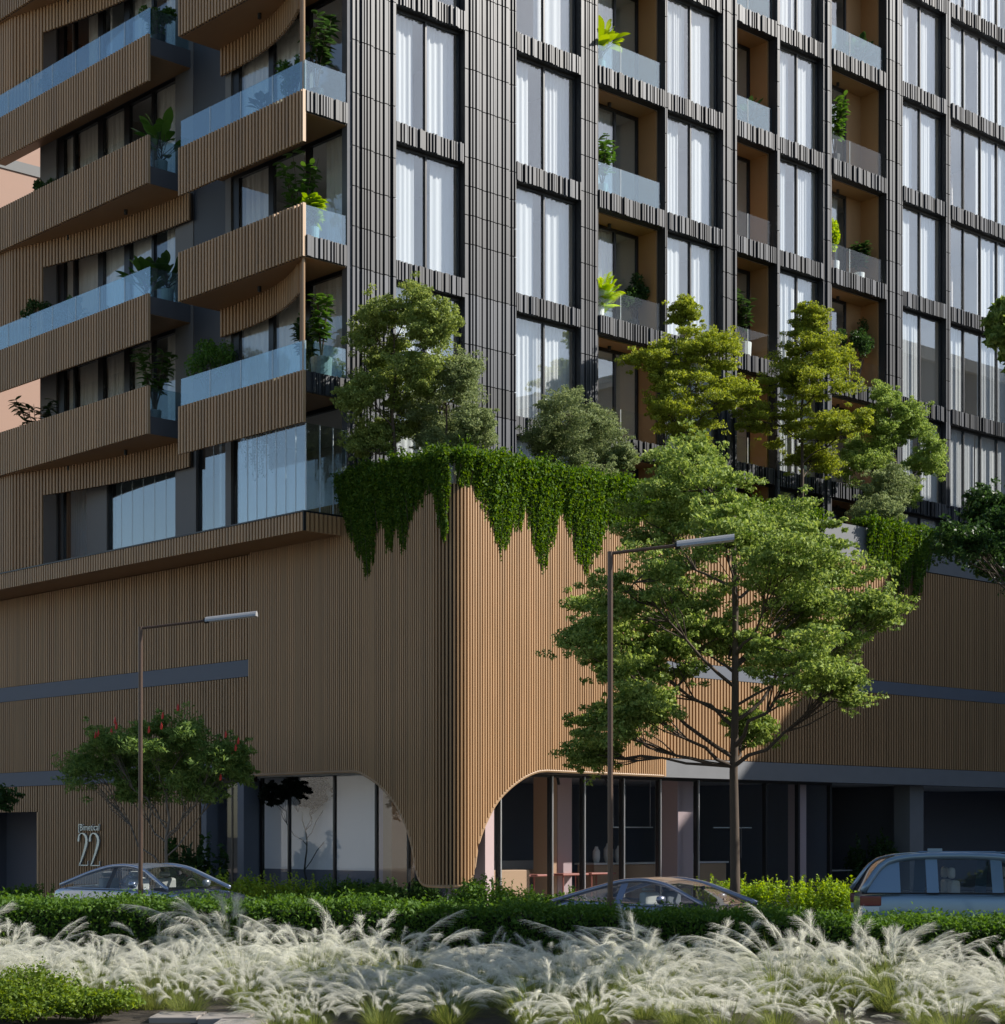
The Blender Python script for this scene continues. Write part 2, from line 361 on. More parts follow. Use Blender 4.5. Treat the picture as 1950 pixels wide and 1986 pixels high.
MB().box(-.07, .3, 5.79, 6.02, .1, 3.49).build('post', 'band', POD)
MB().box(-.07, .4, 4.14, 4.41, .1, 3.49).build('post', 'band', POD)
MB().box(-.06, .2, 14.41, 14.52, .1, 2.73).build('post', 'wood', POD)
# right wing
VW = -3.62
mb = MB(); slat_run(mb, 'R', 6.95, 26, .118, .059, VW-.07, VW, 6.36, 9.58); slat_run(mb, 'R', 6.95, 26, .118, .059, VW-.07, VW, 3.97, 6.0)
mb.build('slats', 'wood', POD, 'stuff')
MB().box(6.92, 26, VW, VW+.1, 3.6, 9.6).build('slat_backing', 'wood_back', POD)
MB().box(6.93, 26, VW-.075, VW+.11, 6.01, 6.35).build('facade_band', 'band', POD)
MB().box(6.905, 26, VW-.08, VW+.5, 3.49, 3.955).build('beam', 'beam', POD)
MB().box(6.92, 26, VW-.08, VW+.12, 9.605, 10.55).build('parapet', 'beam', POD)
# solid body, roof deck, planter walls
MB().box(.13, 26, VW+.13, 21.5, 3.62, 9.04).build('core_block', 'inner_dark', POD)
MB().box(.05, 30, VC+.14, 21.5, 9.05, 9.48).build('roof_deck', 'slab', POD)
MB().box(.03, .15, VC+.6, -.02, 9.49, 9.95).box(.5, 6.8, VC+.14, VC+.28, 9.49, 10.0).build('planter_wall', 'slab', POD)
MB().box(.16, 26, VC+.30, VC+2.4, 9.485, 9.9).build('planter_soil', 'soil', POD)
# terrace canopy on the shaded side
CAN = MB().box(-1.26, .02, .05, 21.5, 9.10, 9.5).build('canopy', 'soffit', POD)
mb = MB(); slat_run(mb, 'L', .0, 21.5, .125, .072, -1.33, -1.265, 9.09, 9.52); slat_run(mb, 'R', -1.27, -.10, .125, .072, -.02, .045, 9.09, 9.52)
mb.build('slats', 'wood', CAN, 'stuff')
MB().box(-1.345, -1.255, -.03, 21.5, 9.525, 9.56).box(-1.255, -.12, -.03, .055, 9.525, 9.56).box(-1.345, -1.27, -.035, -.02, 9.09, 9.525).build('cap', 'frame', CAN)
# ground floor behind: left shopfront
G = thing('shopfront', 'dark glazed ground-floor shopfront left of the scooped corner foot', 'shopfront', (0, 0, 0))
mb = MB()
for v in (4.14, 3.0, 1.17, -.43, -1.6): mb.box(.47, .55, v-.03, v+.03, .1, 3.55)
mb.box(.46, .56, -3.2, 4.14, 3.5, 3.61).box(.46, .56, -3.2, 4.14, .1, .2); mb.build('frame', 'frame', G)
for a, b in ((3.03, 4.11), (1.2, 2.97), (-.40, 1.14), (-1.57, -.46), (-3.15, -1.63)): MB().box(.505, .517, a, b, .2, 3.5).build('pane', 'glass_shop', G)
MB().box(.25, .262, 4.42, 5.78, .1, 3.49).build('door', 'glass_shop', G)
MB().box(.24, .275, 5.07, 5.12, .1, 3.49).build('door_stile', 'frame', G)
MB().box(1.10, 1.16, .27, 4.98, 1.2, 3.5).build('reflection_panel', 'reflection_white', G)  # added pale panel imitates a sunlit wall reflected in the glass
MB().box(1.08, 1.2, -.2, 5.0, .1, 1.195).box(2.0, 2.1, 1.0, 8.0, .1, 3.6).box(.3, 2.0, 6.05, 6.15, .1, 3.6).build('back_wall', 'inner_dark', G)
MB().box(.75, 1.2, -.42, -.2, .1, 3.6).build('column', 'pink', G); MB().box(.7, 1.4, -.75, -.43, .1, 3.6).build('column', 'tan', G)
MB().box(.7, 1.05, -.1, .9, .1, .85).build('counter', 'tan', G)
# right lounge
H = thing('lounge_glazing', 'tall glazed lounge front with slim mullions right of the corner foot', 'shopfront')
mb = MB(); VG = VC+.5; us = [1.35, 1.81, 3.47, 4.55, 5.92, 7.24, 8.67, 11.41, 12.78, 14.18]
for u in us: mb.box(u-.04, u+.04, VG-.06, VG+.06, .1, 3.47)
mb.box(1.35, 14.22, VG-.05, VG+.05, 3.42, 3.49).box(1.35, 14.22, VG-.05, VG+.05, .1, .18); mb.build('frame', 'frame', H)
for a, b in zip(us[:-1], us[1:]): MB().box(a+.04, b-.04, VG-.006, VG+.006, .18, 3.42).build('pane', 'glass_shop', H)
mb = MB(); [mb.box(u-.015, u+.015, VG-.10, VG-.065, .1, 3.45) for u in us[1:7]]; mb.build('cover_strip', 'steel', H)
MB().box(1.0, 1.27, -3.68, -3.32, .1, 3.6).build('column', 'pink', H)
MB().box(8.35, 8.95, VG+.35, VG+.9, .1, 3.6).build('column', 'pink', H); MB().box(5.3, 5.8, VG+1.6, VG+2.1, .1, 3.6).build('column', 'pink', H)
MB().box(4.95, 5.28, VG+1.6, VG+2.1, .1, 3.6).build('column', 'tan', H)
MB().box(13.2, 13.55, VG+.3, VG+.65, .1, 3.6).build('column', 'pink', H)
MB().box(1.4, 26, 3.0, 3.1, .1, 3.6).box(14.2, 14.3, VG, 3, .1, 3.6).box(2.15, 2.25, -1, 3, .1, 3.6).build('back_wall', 'inner_dark', H)
MB().box(14.3, 18.0, .0, .1, .1, 3.6).box(18.2, 18.3, -.1, 3, .1, 3.6).build('recess_wall', 'grey_wall', H)
MB().box(18.02, 18.7, VG+.05, VG+.6, .1, 3.49).build('column', 'beam', H)
MB().box(.13, 26, VG+.1, 8, 3.50, 3.61).build('ceiling', 'ceiling', H)
MB().box(1.3, 26, VG-.2, 8, .1, .362).build('floor', 'floor_in', H)
mb = MB()
for u in (2.6, 3.3, 4.9, 6.6, 9.6): mb.tube([(u, VG+1.2, 3.5), (u+.05, VG+1.2, 3.3)], .035, 8)
mb.build('spotlight', 'black', H)
MB().box(18.9, 40, 1.0, 1.1, .1, 3.6).box(33, 33.1, VG, 1, .1, 3.6).box(18.85, 18.9, VG+.65, 1, .1, 3.6).box(26, 40, VG+.2, VG+5, 3.5, 3.6).build('garage_wall', 'inner_dark', H)
MB().box(3.0, 3.1, 14.4, 24, .1, 3.6).box(.15, 3, 14.38, 14.44, .1, 3.6).box(.15, 3, 22, 22.1, .1, 3.6).box(.13, 3.1, 14.4, 24, 3.5, 3.61).build('garage_wall', 'inner_dark', G)
# lounge furniture: each a thing
def furn(name, label, cat, mb, m, parts=(), group=None):
    o = mb.build(name, m, None, bevel=.015); tag(o, label, cat, group); o.location.z = .245
    for nm, b, mm in parts: b.build(nm, mm, o)
    return o
furn('planter_bench', 'tan box planter just inside the lounge glass beside the pink-white column', 'planter', MB().box(1.5, 3.1, VG+.3, VG+.8, .118, 1.0), 'tan')
furn('sofa', 'long grey sofa along the back of the lounge', 'sofa', MB().box(3.0, 7.6, VG+3.4, VG+4.2, .118, .55), 'seat', [('backrest', MB().box(3.0, 7.6, VG+4.0, VG+4.25, .551, 1.15), 'seat'), ('cushion', MB().box(4.3, 4.9, VG+3.75, VG+3.95, .56, .95), 'white'), ('cushion', MB().box(6.2, 6.7, VG+3.75, VG+3.95, .56, .92), 'tan')])
for i, (u, lb) in enumerate(((3.9, 'coral café table nearest the pink-white column'), (5.4, 'coral café table in the middle of the lounge'), (6.7, 'coral café table by the counter end'))):
    v = VG+1.1+.3*i
    furn('cafe_table', lb, 'table', MB().box(u-.45, u+.45, v-.35, v+.35, .82, .87), 'coral', [('leg', MB().tube([(u+a, v+b, .118), (u+a, v+b, .82)], .02, 6), 'coral') for a, b in ((-.38,-.28),(.38,-.28),(.38,.28),(-.38,.28))], 'lounge café tables')
furn('counter', 'pale topped wooden bar counter at the right of the lounge', 'counter', MB().box(7.0, 12.2, VG+2.0, VG+2.6, .118, 1.05), 'tan', [('worktop', MB().box(6.95, 12.25, VG+1.95, VG+2.65, 1.055, 1.10), 'pale')])
for i, (u, r, h, lb) in enumerate(((7.4, .10, .42, 'leftmost white vase on the bar counter'), (7.85, .13, .5, 'tall white vase in the middle of the counter group'), (8.25, .12, .44, 'rightmost of three white vases on the counter'), (11.0, .14, .3, 'squat white jar alone at the far counter end'))):
    furn('vase', lb, 'vase', MB().lathe([(r*.7, 0), (r, h*.3), (r, h*.7), (r*.45, h*.9), (r*.5, h)], (u, VG+2.3, 1.10), 12), 'white', (), 'vases on the bar counter')
for i, (u, lb) in enumerate(((7.9, 'white bar pendant hung beside the pink column'), (11.9, 'white bar pendant with rods at the lounge end'))):
    furn('bar_pendant', lb, 'lamp', MB().box(u-.8, u+.8, VG+1.5, VG+1.54, 2.0, 2.035), 'edge', [('rod', MB().tube([(u+a, VG+1.52, 1.2 if i else 2.04), (u+a, VG+1.52, 3.5 if not i else 2.0)], .012, 5), 'steel') for a in ((-.7, .7) if not i else (.0, .12, .24, .36))], 'lounge bar pendants')
for i, (u, v, lb) in enumerate(((15.2, -2.2, 'dark outdoor table in the recess behind the shrubs'),)):
    furn('terrace_table', lb, 'table', MB().box(u-.7, u+.9, v-.4, v+.4, .80, .84), 'steel', [('leg', MB().tube([(u+a, v+b, .118), (u+a, v+b, .8)], .025, 6), 'black') for a, b in ((-.6,-.3),(.8,-.3),(.8,.3),(-.6,.3))])
# dark tree shape of the imitated glass reflection comes with the trees

# ------------------------------------------------------------------ tower
TW = thing('apartment_tower', 'charcoal ribbed apartment tower with staggered timber-slatted balconies', 'building')
SB = [9.05, 12.3, 15.44, 18.78, 22.09, 25.4, 28.68, 32.0]
ST = .47
bays = [('W', 1.45, 3.70, 2), ('W', 5.44, 7.80, 2), ('L', 8.50, 11.09, 2), ('W', 11.22, 13.50, 2), ('L', 14.11, 15.93, 1), ('W', 16.12, 18.16, 2), ('L', 18.64, 21.37, 1), ('W', 22.25, 24.64, 2), ('W', 24.93, 28.9, 4)]
piers = [(.10, 1.45), (3.70, 5.44), (7.80, 8.50), (11.09, 11.22), (13.50, 14.11), (15.93, 16.12), (18.16, 18.64), (21.37, 22.25), (24.64, 24.93), (28.9, 30.0)]
def rib_positions(a0, a1, rnd):
    out = []; a = a0+.01
    while a < a1-.03:
        w = rnd.choice((.03, .04, .04, .05, .07, .11)); w = min(w, a1-.01-a)
        if w > .025: out.append((a, a+w, rnd.choice((.035, .05, .07, .085))))
        a += w+rnd.choice((.025, .04, .05, .065))
    return out
MB_ = MB()
for i in range(1, len(SB)):
    mb = MB().box(.31, 30, .31, 14.3, SB[i], SB[i]+.44); mb.build('floor_slab', 'ceiling', TW)
MB().box(3, 30, 3, 14.2, 9.5, 32).build('core_wall', 'room', TW)
MB().box(.2, 30, .2, 14.3, 32.46, 33.2).build('roof_parapet', 'charcoal_back', TW)
mb = MB(); [mb.box((a+b)/2-.05, (a+b)/2+.05, .31, 2.95, 9.5, 32) for a, b in piers[1:]]; mb.box(.2, 2.95, 5.5, 5.6, 9.5, 32).box(.2, 2.95, 10.8, 10.9, 9.5, 32).build('partition', 'room', TW)
rnd = random.Random(3)
for (a0, a1) in piers:
    P = MB().box(a0, a1, .06, .30, 9.5, 32.4).build('pier', 'charcoal_back', TW)
    joints = []
    z = 9.5+rnd.random()*.6
    while z < 32: joints.append(z); z += rnd.choice((.72, .95, .95, 1.25))
    for (x0, x1, d) in rib_positions(a0, a1, rnd):
        mb = MB(); zz = [9.5]+joints+[32.4]
        for q in range(len(zz)-1): mb.box(x0, x1, .06-d, .059, zz[q]+.012, zz[q+1]-.012)
        mb.build('rib', 'charcoal', P)
def wavy(mb, face, a0, a1, d, z0, z1, amp, lam, rnd):
    n = max(6, int((a1-a0)/lam*6)); ph = rnd.random()*6; rows = []
    for i in range(n+1):
        a = a0+(a1-a0)*i/n; dd = d+amp*math.sin(a/lam*2*math.pi+ph+1.2*math.sin(a*3.1+ph))+amp*.8*math.sin(a/lam*2*math.pi*.37+ph*2)
        p = (a, dd) if face == 'R' else (dd, a); rows.append(((p[0], p[1], z0), (p[0], p[1], z1)))
    mb.grid(rows)
def window(face, a0, a1, z0, z1, d, npane, glass, curt, rnd, mull=.05, states=None):
    F = MB(); fw = .05
    F.fb(face, a0, a0+fw, d-.04, d+.05, z0, z1).fb(face, a1-fw, a1, d-.04, d+.05, z0, z1).fb(face, a0+fw, a1-fw, d-.04, d+.05, z1-.07, z1).fb(face, a0+fw, a1-fw, d-.04, d+.05, z0, z0+.04)
    st = (a1-a0)/npane
    for i in range(1, npane): F.fb(face, a0+i*st-mull/2, a0+i*st+mull/2, d-.045, d+.05, z0+.04, z1-.07)
    win = F.build('window', 'frame', TW)
    for i in range(npane):
        MB().fb(face, a0+i*st+.03, a0+(i+1)*st-.03, d, d+.01, z0+.04, z1-.07).build('pane', glass, win)
    # curtains
    w = a1-a0; q = rnd.random(); l_ = rnd.uniform(.34, .49); r_ = rnd.uniform(.51, .64)
    segs = [(0, l_), (r_, 1)] if q < .5 else [(0, .495), (.505, 1)] if q < .74 else [(0, l_), (.5, rnd.uniform(.8, .95))] if q < .84 else [(rnd.uniform(.4, .52), 1)] if q < .91 else [(0, rnd.uniform(.45, .65))] if q < .97 else []
    for s0, s1 in segs:
        mb = MB(); wavy(mb, face, a0+.05+s0*(w-.1), a0+.05+s1*(w-.1), d+rnd.uniform(.12, .2), z0+.06, z1-.02, rnd.uniform(.008, .022), rnd.uniform(.10, .24), rnd); mb.build('curtain', curt, win, smooth=True)
    return win
CTW = {0: ['full', 'L', 'R', 'LR', 'L', 'wide', 'full'], 1: ['LR', 'LR', 'L', 'half', 'R', 'half', 'LR']}
for bi, (kind, a0, a1, npn) in enumerate(bays):
    for i in range(1, len(SB)):
        z0 = SB[i-1]+ST if i > 1 else 9.55; z1 = SB[i]
        # spandrel above this window
        S = MB().box(a0+.002, a1-.002, .05, .30, z1, z1+ST).build('spandrel', 'charcoal_back', TW)
        mb = MB()
        for (x0, x1, dd) in rib_positions(a0, a1, rnd): mb.box(x0, x1, .05-dd, .049, z1+.002, z1+ST-.002)
        mb.build('rib_strip', 'charcoal', S, 'stuff')
        if kind == 'W':
            window('R', a0, a1, z0+.002, z1-.002, .24, npn, 'glass', 'curtain', rnd)
        else:
            dd = .95
            L = MB().box(a0+.001, a0+.06, .31, dd+.1, z0, z1-.02).build('loggia', 'loggia', TW)
            MB().box(a1-.06, a1-.001, .31, dd+.1, z0, z1-.02).build('side_wall', 'loggia', L)
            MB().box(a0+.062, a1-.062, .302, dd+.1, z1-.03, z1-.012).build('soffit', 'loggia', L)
            MB().tube([((a0+a1)/2-.15, .75, z1-.14), ((a0+a1)/2-.15, .75, z1-.03)], .05, 10).build('downlight', 'black', L)
            MB().box(a0+.3, a1-.1, 1.9, 2.9, z1-.55, z1-.01).build('bulkhead', 'ceiling', L)
            xs = [a0+.062, a0+1.55, a1-.135] if npn == 2 else ([a0+.062, a1-.135] if a0 < 16 else [a0+.062, a0+1.85])
            mb = MB()
            for q, x in enumerate(xs): mb.box(x, x+.07, dd, dd+.08, z0, z1-.03)
            mb.box(xs[0], xs[-1]+.07, dd+.001, dd+.079, z1-.12, z1-.031); mb.build('door_frame', 'frame', L)
            if xs[-1]+.07 < a1-.07: MB().box(xs[-1]+.072, a1-.061, dd, dd+.08, z0, z1-.031).build('side_wall', 'loggia', L)
            for q in range(len(xs)-1): MB().box(xs[q]+.07, xs[q+1], dd+.03, dd+.04, z0, z1-.12).build('pane', 'glass', L)
            if i > 1:
                mid = a0+(a1-a0)*.36
                for q0, q1 in ((a0+.03, mid-.006), (mid+.006, a1-.06)): MB().box(q0, q1, .12, .135, z0+.005, z0+.78).build('glass_panel', 'glass_rail' if i >= (4 if a0 < 10 else 5 if a0 < 16 else 6) else 'glass_clear', L)
                MB().box(mid-.005, mid+.005, .118, .137, z0+.005, z0+.78).build('panel_joint', 'edge', L)
            mb = MB(); wavy(mb, 'R', a0+.15, a0+.15+(a1-a0)*rnd.choice((.2, .35, .6)), dd+.25, z0+.05, z1-.1, .03, .16, rnd); mb.build('curtain', 'curtain', L, smooth=True)
# shaded side: walls between the windows
MB().box(-.02, .3, .02, .22, 9.5, 32.4).build('corner_post', 'slab', TW)
MB().box(.02, .3, 5.05, 6.5, 12.3, 32.4).build('wall_panel', 'dark_wall', TW)
MB().box(.0, .3, 6.505, 7.34, 9.5, 32.4).box(.0, .3, 6.38, 6.504, 9.5, 12.29).build('wall_panel', 'grey_wall', TW)
MB().box(.0, .3, 4.80, 5.045, 9.5, 32.4).build('wall_panel', 'grey_wall', TW)
MB().box(.0, .3, 13.51, 14.43, 9.5, 32.4).build('wall_panel', 'grey_wall', TW)
MB().box(.02, 30, 14.31, 14.42, 9.5, 32.4).build('wall_panel', 'grey_wall', TW)
for i in range(1, len(SB)):
    z1 = SB[i]; z0 = SB[i-1]+ST if i > 1 else 9.52
    MB().box(.03, .30, .23, 4.79, z1, z1+ST).build('slab_edge', 'dark_wall', TW); MB().box(.03, .30, 7.35, 13.5, z1, z1+ST).build('slab_edge', 'dark_wall', TW)
    if i == 1:
        MB().box(.0, .3, 10.77, 11.83, z0, z1).build('wall_panel', 'grey_wall', TW)
        for (p0, p1, nj) in ((11.835, 13.5, 0), (7.345, 10.765, 6), (5.06, 6.37, 2), (.225, 4.79, 8)):
            win = MB().fb('L', p0, p0+.04, .05, .15, z0, z1).fb('L', p1-.3 if p1 > 13 else p1-.04, p1, .05, .15, z0, z1).fb('L', p0+.04, p1-.04, .05, .15, z1-.1, z1).build('window', 'frame', TW)
            q1 = p1-(.3 if p1 > 13 else .04); kk = max(1, nj); stp = (q1-p0-.04)/kk
            for q in range(kk):
                MB().fb('L', p0+.04+q*stp+.006, p0+.04+(q+1)*stp-.006, .10, .11, z0, z1-.1).build('pane', 'glass_wall' if nj != 8 else 'glass_left', win)
                if q and nj != 8: MB().fb('L', p0+.04+q*stp-.005, p0+.04+q*stp+.005, .098, .112, z0, z1-.1).build('panel_joint', 'edge', win)
            if p1 > 13: mb = MB(); wavy(mb, 'L', p0+.05, q1-.02, .28, z0+.02, z1-.1, .025, .15, rnd); mb.build('curtain', 'curtain', win, smooth=True)
        continue
    for nm, v0, v1, edges in (('B', .225, 4.795, [1.56, 1.73, 3.05, 3.25]), ('A', 7.345, 13.505, [8.46, 8.57, 9.67, 9.94, 11.04, 11.31, 12.54, 12.65])):
        F = MB(); d = .10
        cuts = [v0+.04]+edges+[v1-(.27 if nm == 'B' else .34)]
        F.fb('L', v0, v0+.04, d-.05, d+.05, z0, z1).fb('L', cuts[-1], v1, d-.05, d+.05, z0, z1).fb('L', v0+.04, cuts[-1], d-.05, d+.05, z1-.09, z1).fb('L', v0+.04, cuts[-1], d-.05, d+.05, z0, z0+.05)
        for q in range(0, len(edges), 2): F.fb('L', edges[q], edges[q+1], d-.052, d+.05, z0+.05, z1-.09)
        win = F.build('window', 'frame', TW)
        for q in range(0, len(cuts), 2):
            p0, p1 = cuts[q]+.002, cuts[q+1]-.002
            MB().fb('L', p0, p1, d, d+.01, z0+.05, z1-.09).build('pane', 'glass_left', win)
            if rnd.random() < .93 and i > 1:
                c0, c1 = rnd.choice(((0, 1), (0, 1), (0, 1), (0, .6), (.35, 1)))
                mb = MB(); wavy(mb, 'L', p0+c0*(p1-p0), p0+c1*(p1-p0), d+.10, z0+.06, z1-.05, .025, .15, rnd); mb.build('curtain', 'curtain_cream', win, smooth=True)
# balconies
def balcony(v0, v1, sb, kind, corner, single):
    B = MB().box(-1.25, -.005, v0+.02, v1, sb, sb+.45).build('balcony', 'slab', TW)
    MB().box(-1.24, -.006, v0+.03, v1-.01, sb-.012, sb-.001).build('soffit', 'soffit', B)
    f0, f1 = (sb-.70, sb+.50) if kind == 'D' else (sb-.01, sb+1.22)
    MB().box(-1.272, -1.256, v0, v1, f0+.01, f1-.01).build('fascia_backing', 'wood_back', B)
    n = int((v1-v0)/.13)
    mb = MB()
    for i in range(n):
        a = v0+(i+.5)*(v1-v0)/n
        if single: fpiece('slat', 'wood', B, 'L', a-.034, a+.034, -1.34, -1.273, f0, f1)
        else: mb.box(-1.34, -1.273, a-.034, a+.034, f0, f1)
    if not single: mb.build('slats', 'wood', B, 'stuff')
    MB().box(-1.34, -1.255, v0-.03, v0-.001, f0-.002, f1+.002).build('edge_trim', 'wood_lite', B)
    if kind == 'D':
        np_ = int(round((v1-v0)/1.32)); st = (v1-v0)/np_
        for i in range(np_):
            MB().box(-1.24, -1.225, v0+i*st+.008, v0+(i+1)*st-.008, sb+.46, sb+1.21).build('glass_panel', 'glass_rail', B)
            if i: MB().box(-1.243, -1.222, v0+i*st-.007, v0+i*st+.007, sb+.46, sb+1.21).build('panel_joint', 'edge', B)
    if corner:
        S = MB().box(-1.25, -.03, -.002, .018, sb+.01, sb+.49).build('end_spandrel', 'charcoal_back', B)
        mb = MB(); [mb.box(x0, x1, -.002-dd*.6, -.003, sb+.01, sb+.49) for x0, x1, dd in rib_positions(-1.25, -.03, rnd)]; mb.build('rib_strip', 'charcoal', S, 'stuff')
        MB().box(-1.22, -.06, .03, .045, sb+.50, sb+1.2).build('glass_panel', 'glass_rail', B); MB().box(-1.236, -1.223, .028, .047, sb+.50, sb+1.2).build('panel_joint', 'edge', B)
    else:
        MB().box(-1.22, -.06, v0+.03, v0+.045, sb+.46, sb+1.2).build('glass_panel', 'glass_rail', B)
    if kind == 'P':
        for q in ((.42,) if corner else (.22, .52, .8)):
            v = v0+(v1-v0)*q+ (.5 if corner else 0); MB().tube([(-.62, v, sb-.14), (-.62, v, sb-.013)], .05, 10).build('downlight', 'black', B)
    return B
def screen(pts, sb, zf, band, jamb_from, name='curved_screen', pitch=.15, solid=True, full_from=None):
    """slatted screen on a curved plan: a head band and, near the end, full height"""
    P = np.array(pts); seg = np.r_[0, np.cumsum(np.linalg.norm(np.diff(P, axis=0), axis=1))]; L = seg[-1]
    at = lambda s: np.array([np.interp(s, seg, P[:, 0]), np.interp(s, seg, P[:, 1])])
    zlow = lambda s: sb-band if s < jamb_from else zf
    mb = MB(); n = 60
    if solid:
        ss = list(np.linspace(0, L, n)); rows = [[(*at(s), zlow(s) if not (s < jamb_from) else sb-band), (*at(s), sb-.013)] for s in ss if s < jamb_from]
        mb.grid(rows); rows2 = [[(*at(s), zf), (*at(s), sb-.013)] for s in np.linspace(jamb_from, L, 8)]; mb.grid(rows2)
        o = mb.build(name, 'soffit', TW); md = o.modifiers.new('thick', 'SOLIDIFY'); md.thickness = .03
    else:
        rows = [[(*at(s), sb-band), (*at(s), sb-.013)] for s in np.linspace(0, min(L, jamb_from), 20)]; mb.grid(rows)
        o = mb.build(name, 'wood_back', TW); md = o.modifiers.new('thick', 'SOLIDIFY'); md.thickness = .03
    k = int(L/pitch); sm = MB()
    for i in range(k):
        s = (i+.5)*L/k
        if solid and s > jamb_from-.1: continue
        p = at(s); t = at(min(L, s+.02))-at(max(0, s-.02)); t /= np.linalg.norm(t); nrm = np.array([-t[1], t[0]])
        if nrm[0] > 0: nrm = -nrm
        sm.obox(p+nrm*.05, t, .036, .028, zlow(s), sb-.014)
    sm.build('slats', 'wood', o, 'stuff')
    if solid: MB().tube([(*P[-1], zf), (*P[-1], sb-.013)], .03, 6).build('edge_trim', 'wood_lite', o)
    return o
kindB = {1: 'D', 2: 'P', 3: 'D', 4: 'P', 5: 'D', 6: 'P'}
for i, kd in kindB.items():
    sb = SB[i]
    balcony(0.02, 5.2, sb, kd, True, i <= 4)
    kA = 'P' if kd == 'D' else 'D'
    balcony(6.6, 16.5, sb if not (i == 1) else 12.36, kA, False, i in (3,))
    zf = (SB[i-1]+.45) if i > 1 else 9.52
    if kd == 'P':
        cv = [(-.07-1.16*((5.1-v)/5.0)**2.5, v) for v in np.linspace(5.1, .12, 30)]
        screen(cv, sb, zf, .70, 4.75)
    else:
        cv = [(-.08-.99*max(0, (v-6.5)/7.4)**2.1, v) for v in np.linspace(6.45, 13.9, 30)]+[(-1.09, 14.4), (-1.09, 16.4)]
        screen(cv, sb if i > 1 else 12.36, zf, .72, 6.35, solid=False, pitch=.13)
# terrace level: tall frameless glass screen at the canopy edge
GS = thing('glass_screen', 'tall frameless glass screen around the terrace corner under the lowest balcony', 'glass screen')
for i in range(7): v = .06+i*.385; MB().box(-1.215, -1.20, v+.005, v+.38, 9.562, 11.6).build('glass_panel', 'glass_wall', GS); MB().box(-1.218, -1.197, v-.006, v+.004, 9.562, 11.6).build('panel_joint', 'edge', GS)
for i in range(3): u = -1.19+i*.385; MB().box(u+.005, u+.38, .04, .055, 9.562, 11.6).build('glass_panel', 'glass_wall', GS); MB().box(u+.38, u+.39, .037, .058, 9.562, 11.6).build('panel_joint', 'edge', GS)
# house number sign
SG = thing('building_sign', 'silver house number 22 with small lettering on the slatted entrance wall', 'sign', (0, 0, 0))
def two(v_left, z0, h, w):
    # variable-width stroke of a condensed figure 2, drawn on the wall plane (v grows to the left)
    P = [(0, .74, .17), (.0, .82, .17), (.06, .92, .12), (.22, .985, .05), (.42, .99, .06), (.62, .96, .13), (.78, .88, .2), (.84, .78, .23), (.82, .68, .23), (.70, .53, .2), (.50, .34, .17), (.28, .15, .13), (.10, .02, .10)]
    f, b = [], []; mb = MB(); k = len(P)
    L = []; Rr = []
    for i in range(k):
        x, y, t = P[i]; x2, y2, _ = P[min(i+1, k-1)]; x1, y1, _ = P[max(i-1, 0)]
        dx, dy = (x2-x1)*w, (y2-y1)*h; m_ = math.hypot(dx, dy); nx, ny = -dy/m_, dx/m_; t *= w*.5
        L.append((x*w+nx*t, y*h+ny*t)); Rr.append((x*w-nx*t, y*h-ny*t))
    for A, Bq in ((L, Rr),):
        for i in range(k-1):
            q = [A[i], A[i+1], Bq[i+1], Bq[i]]; n = len(mb.v)
            for u in (-.12, -.075): mb.v += [(u, v_left-a, z0+z) for a, z in q]
            mb.f += [(n, n+1, n+2, n+3), (n+7, n+6, n+5, n+4), (n, n+4, n+5, n+1), (n+2, n+6, n+7, n+3), (n+1, n+5, n+6, n+2), (n+3, n+7, n+4, n)]
    mb.box(-.12, -.075, v_left-.02, v_left-w*.95, z0, z0+.03).box(-.119, -.076, v_left-w*.95, v_left-w*1.0, z0, z0+.14)
    mb.build('numeral', 'sign', SG)
two(12.08, 1.2, .92, .52); two(11.46, 1.2, .92, .52)
cu = bpy.data.curves.new('lettering', 'FONT'); cu.body = '[Bimetical'; cu.size = .27; cu.extrude = .02
to = bpy.data.objects.new('tmp', cu); COL.objects.link(to); dg = bpy.context.evaluated_depsgraph_get()
me = bpy.data.meshes.new_from_object(to.evaluated_get(dg)); bpy.data.objects.remove(to)
xs = [v.co.x for v in me.vertices]; x0, x1 = min(xs), max(xs)
for v in me.vertices:
    x, y, z = v.co; v.co = (-.10-z, 12.08-(x-x0)/(x1-x0)*1.12, 2.19+y*1.0)
me.materials.clear(); me.materials.append(M['sign']); lo = link('lettering', me, SG)
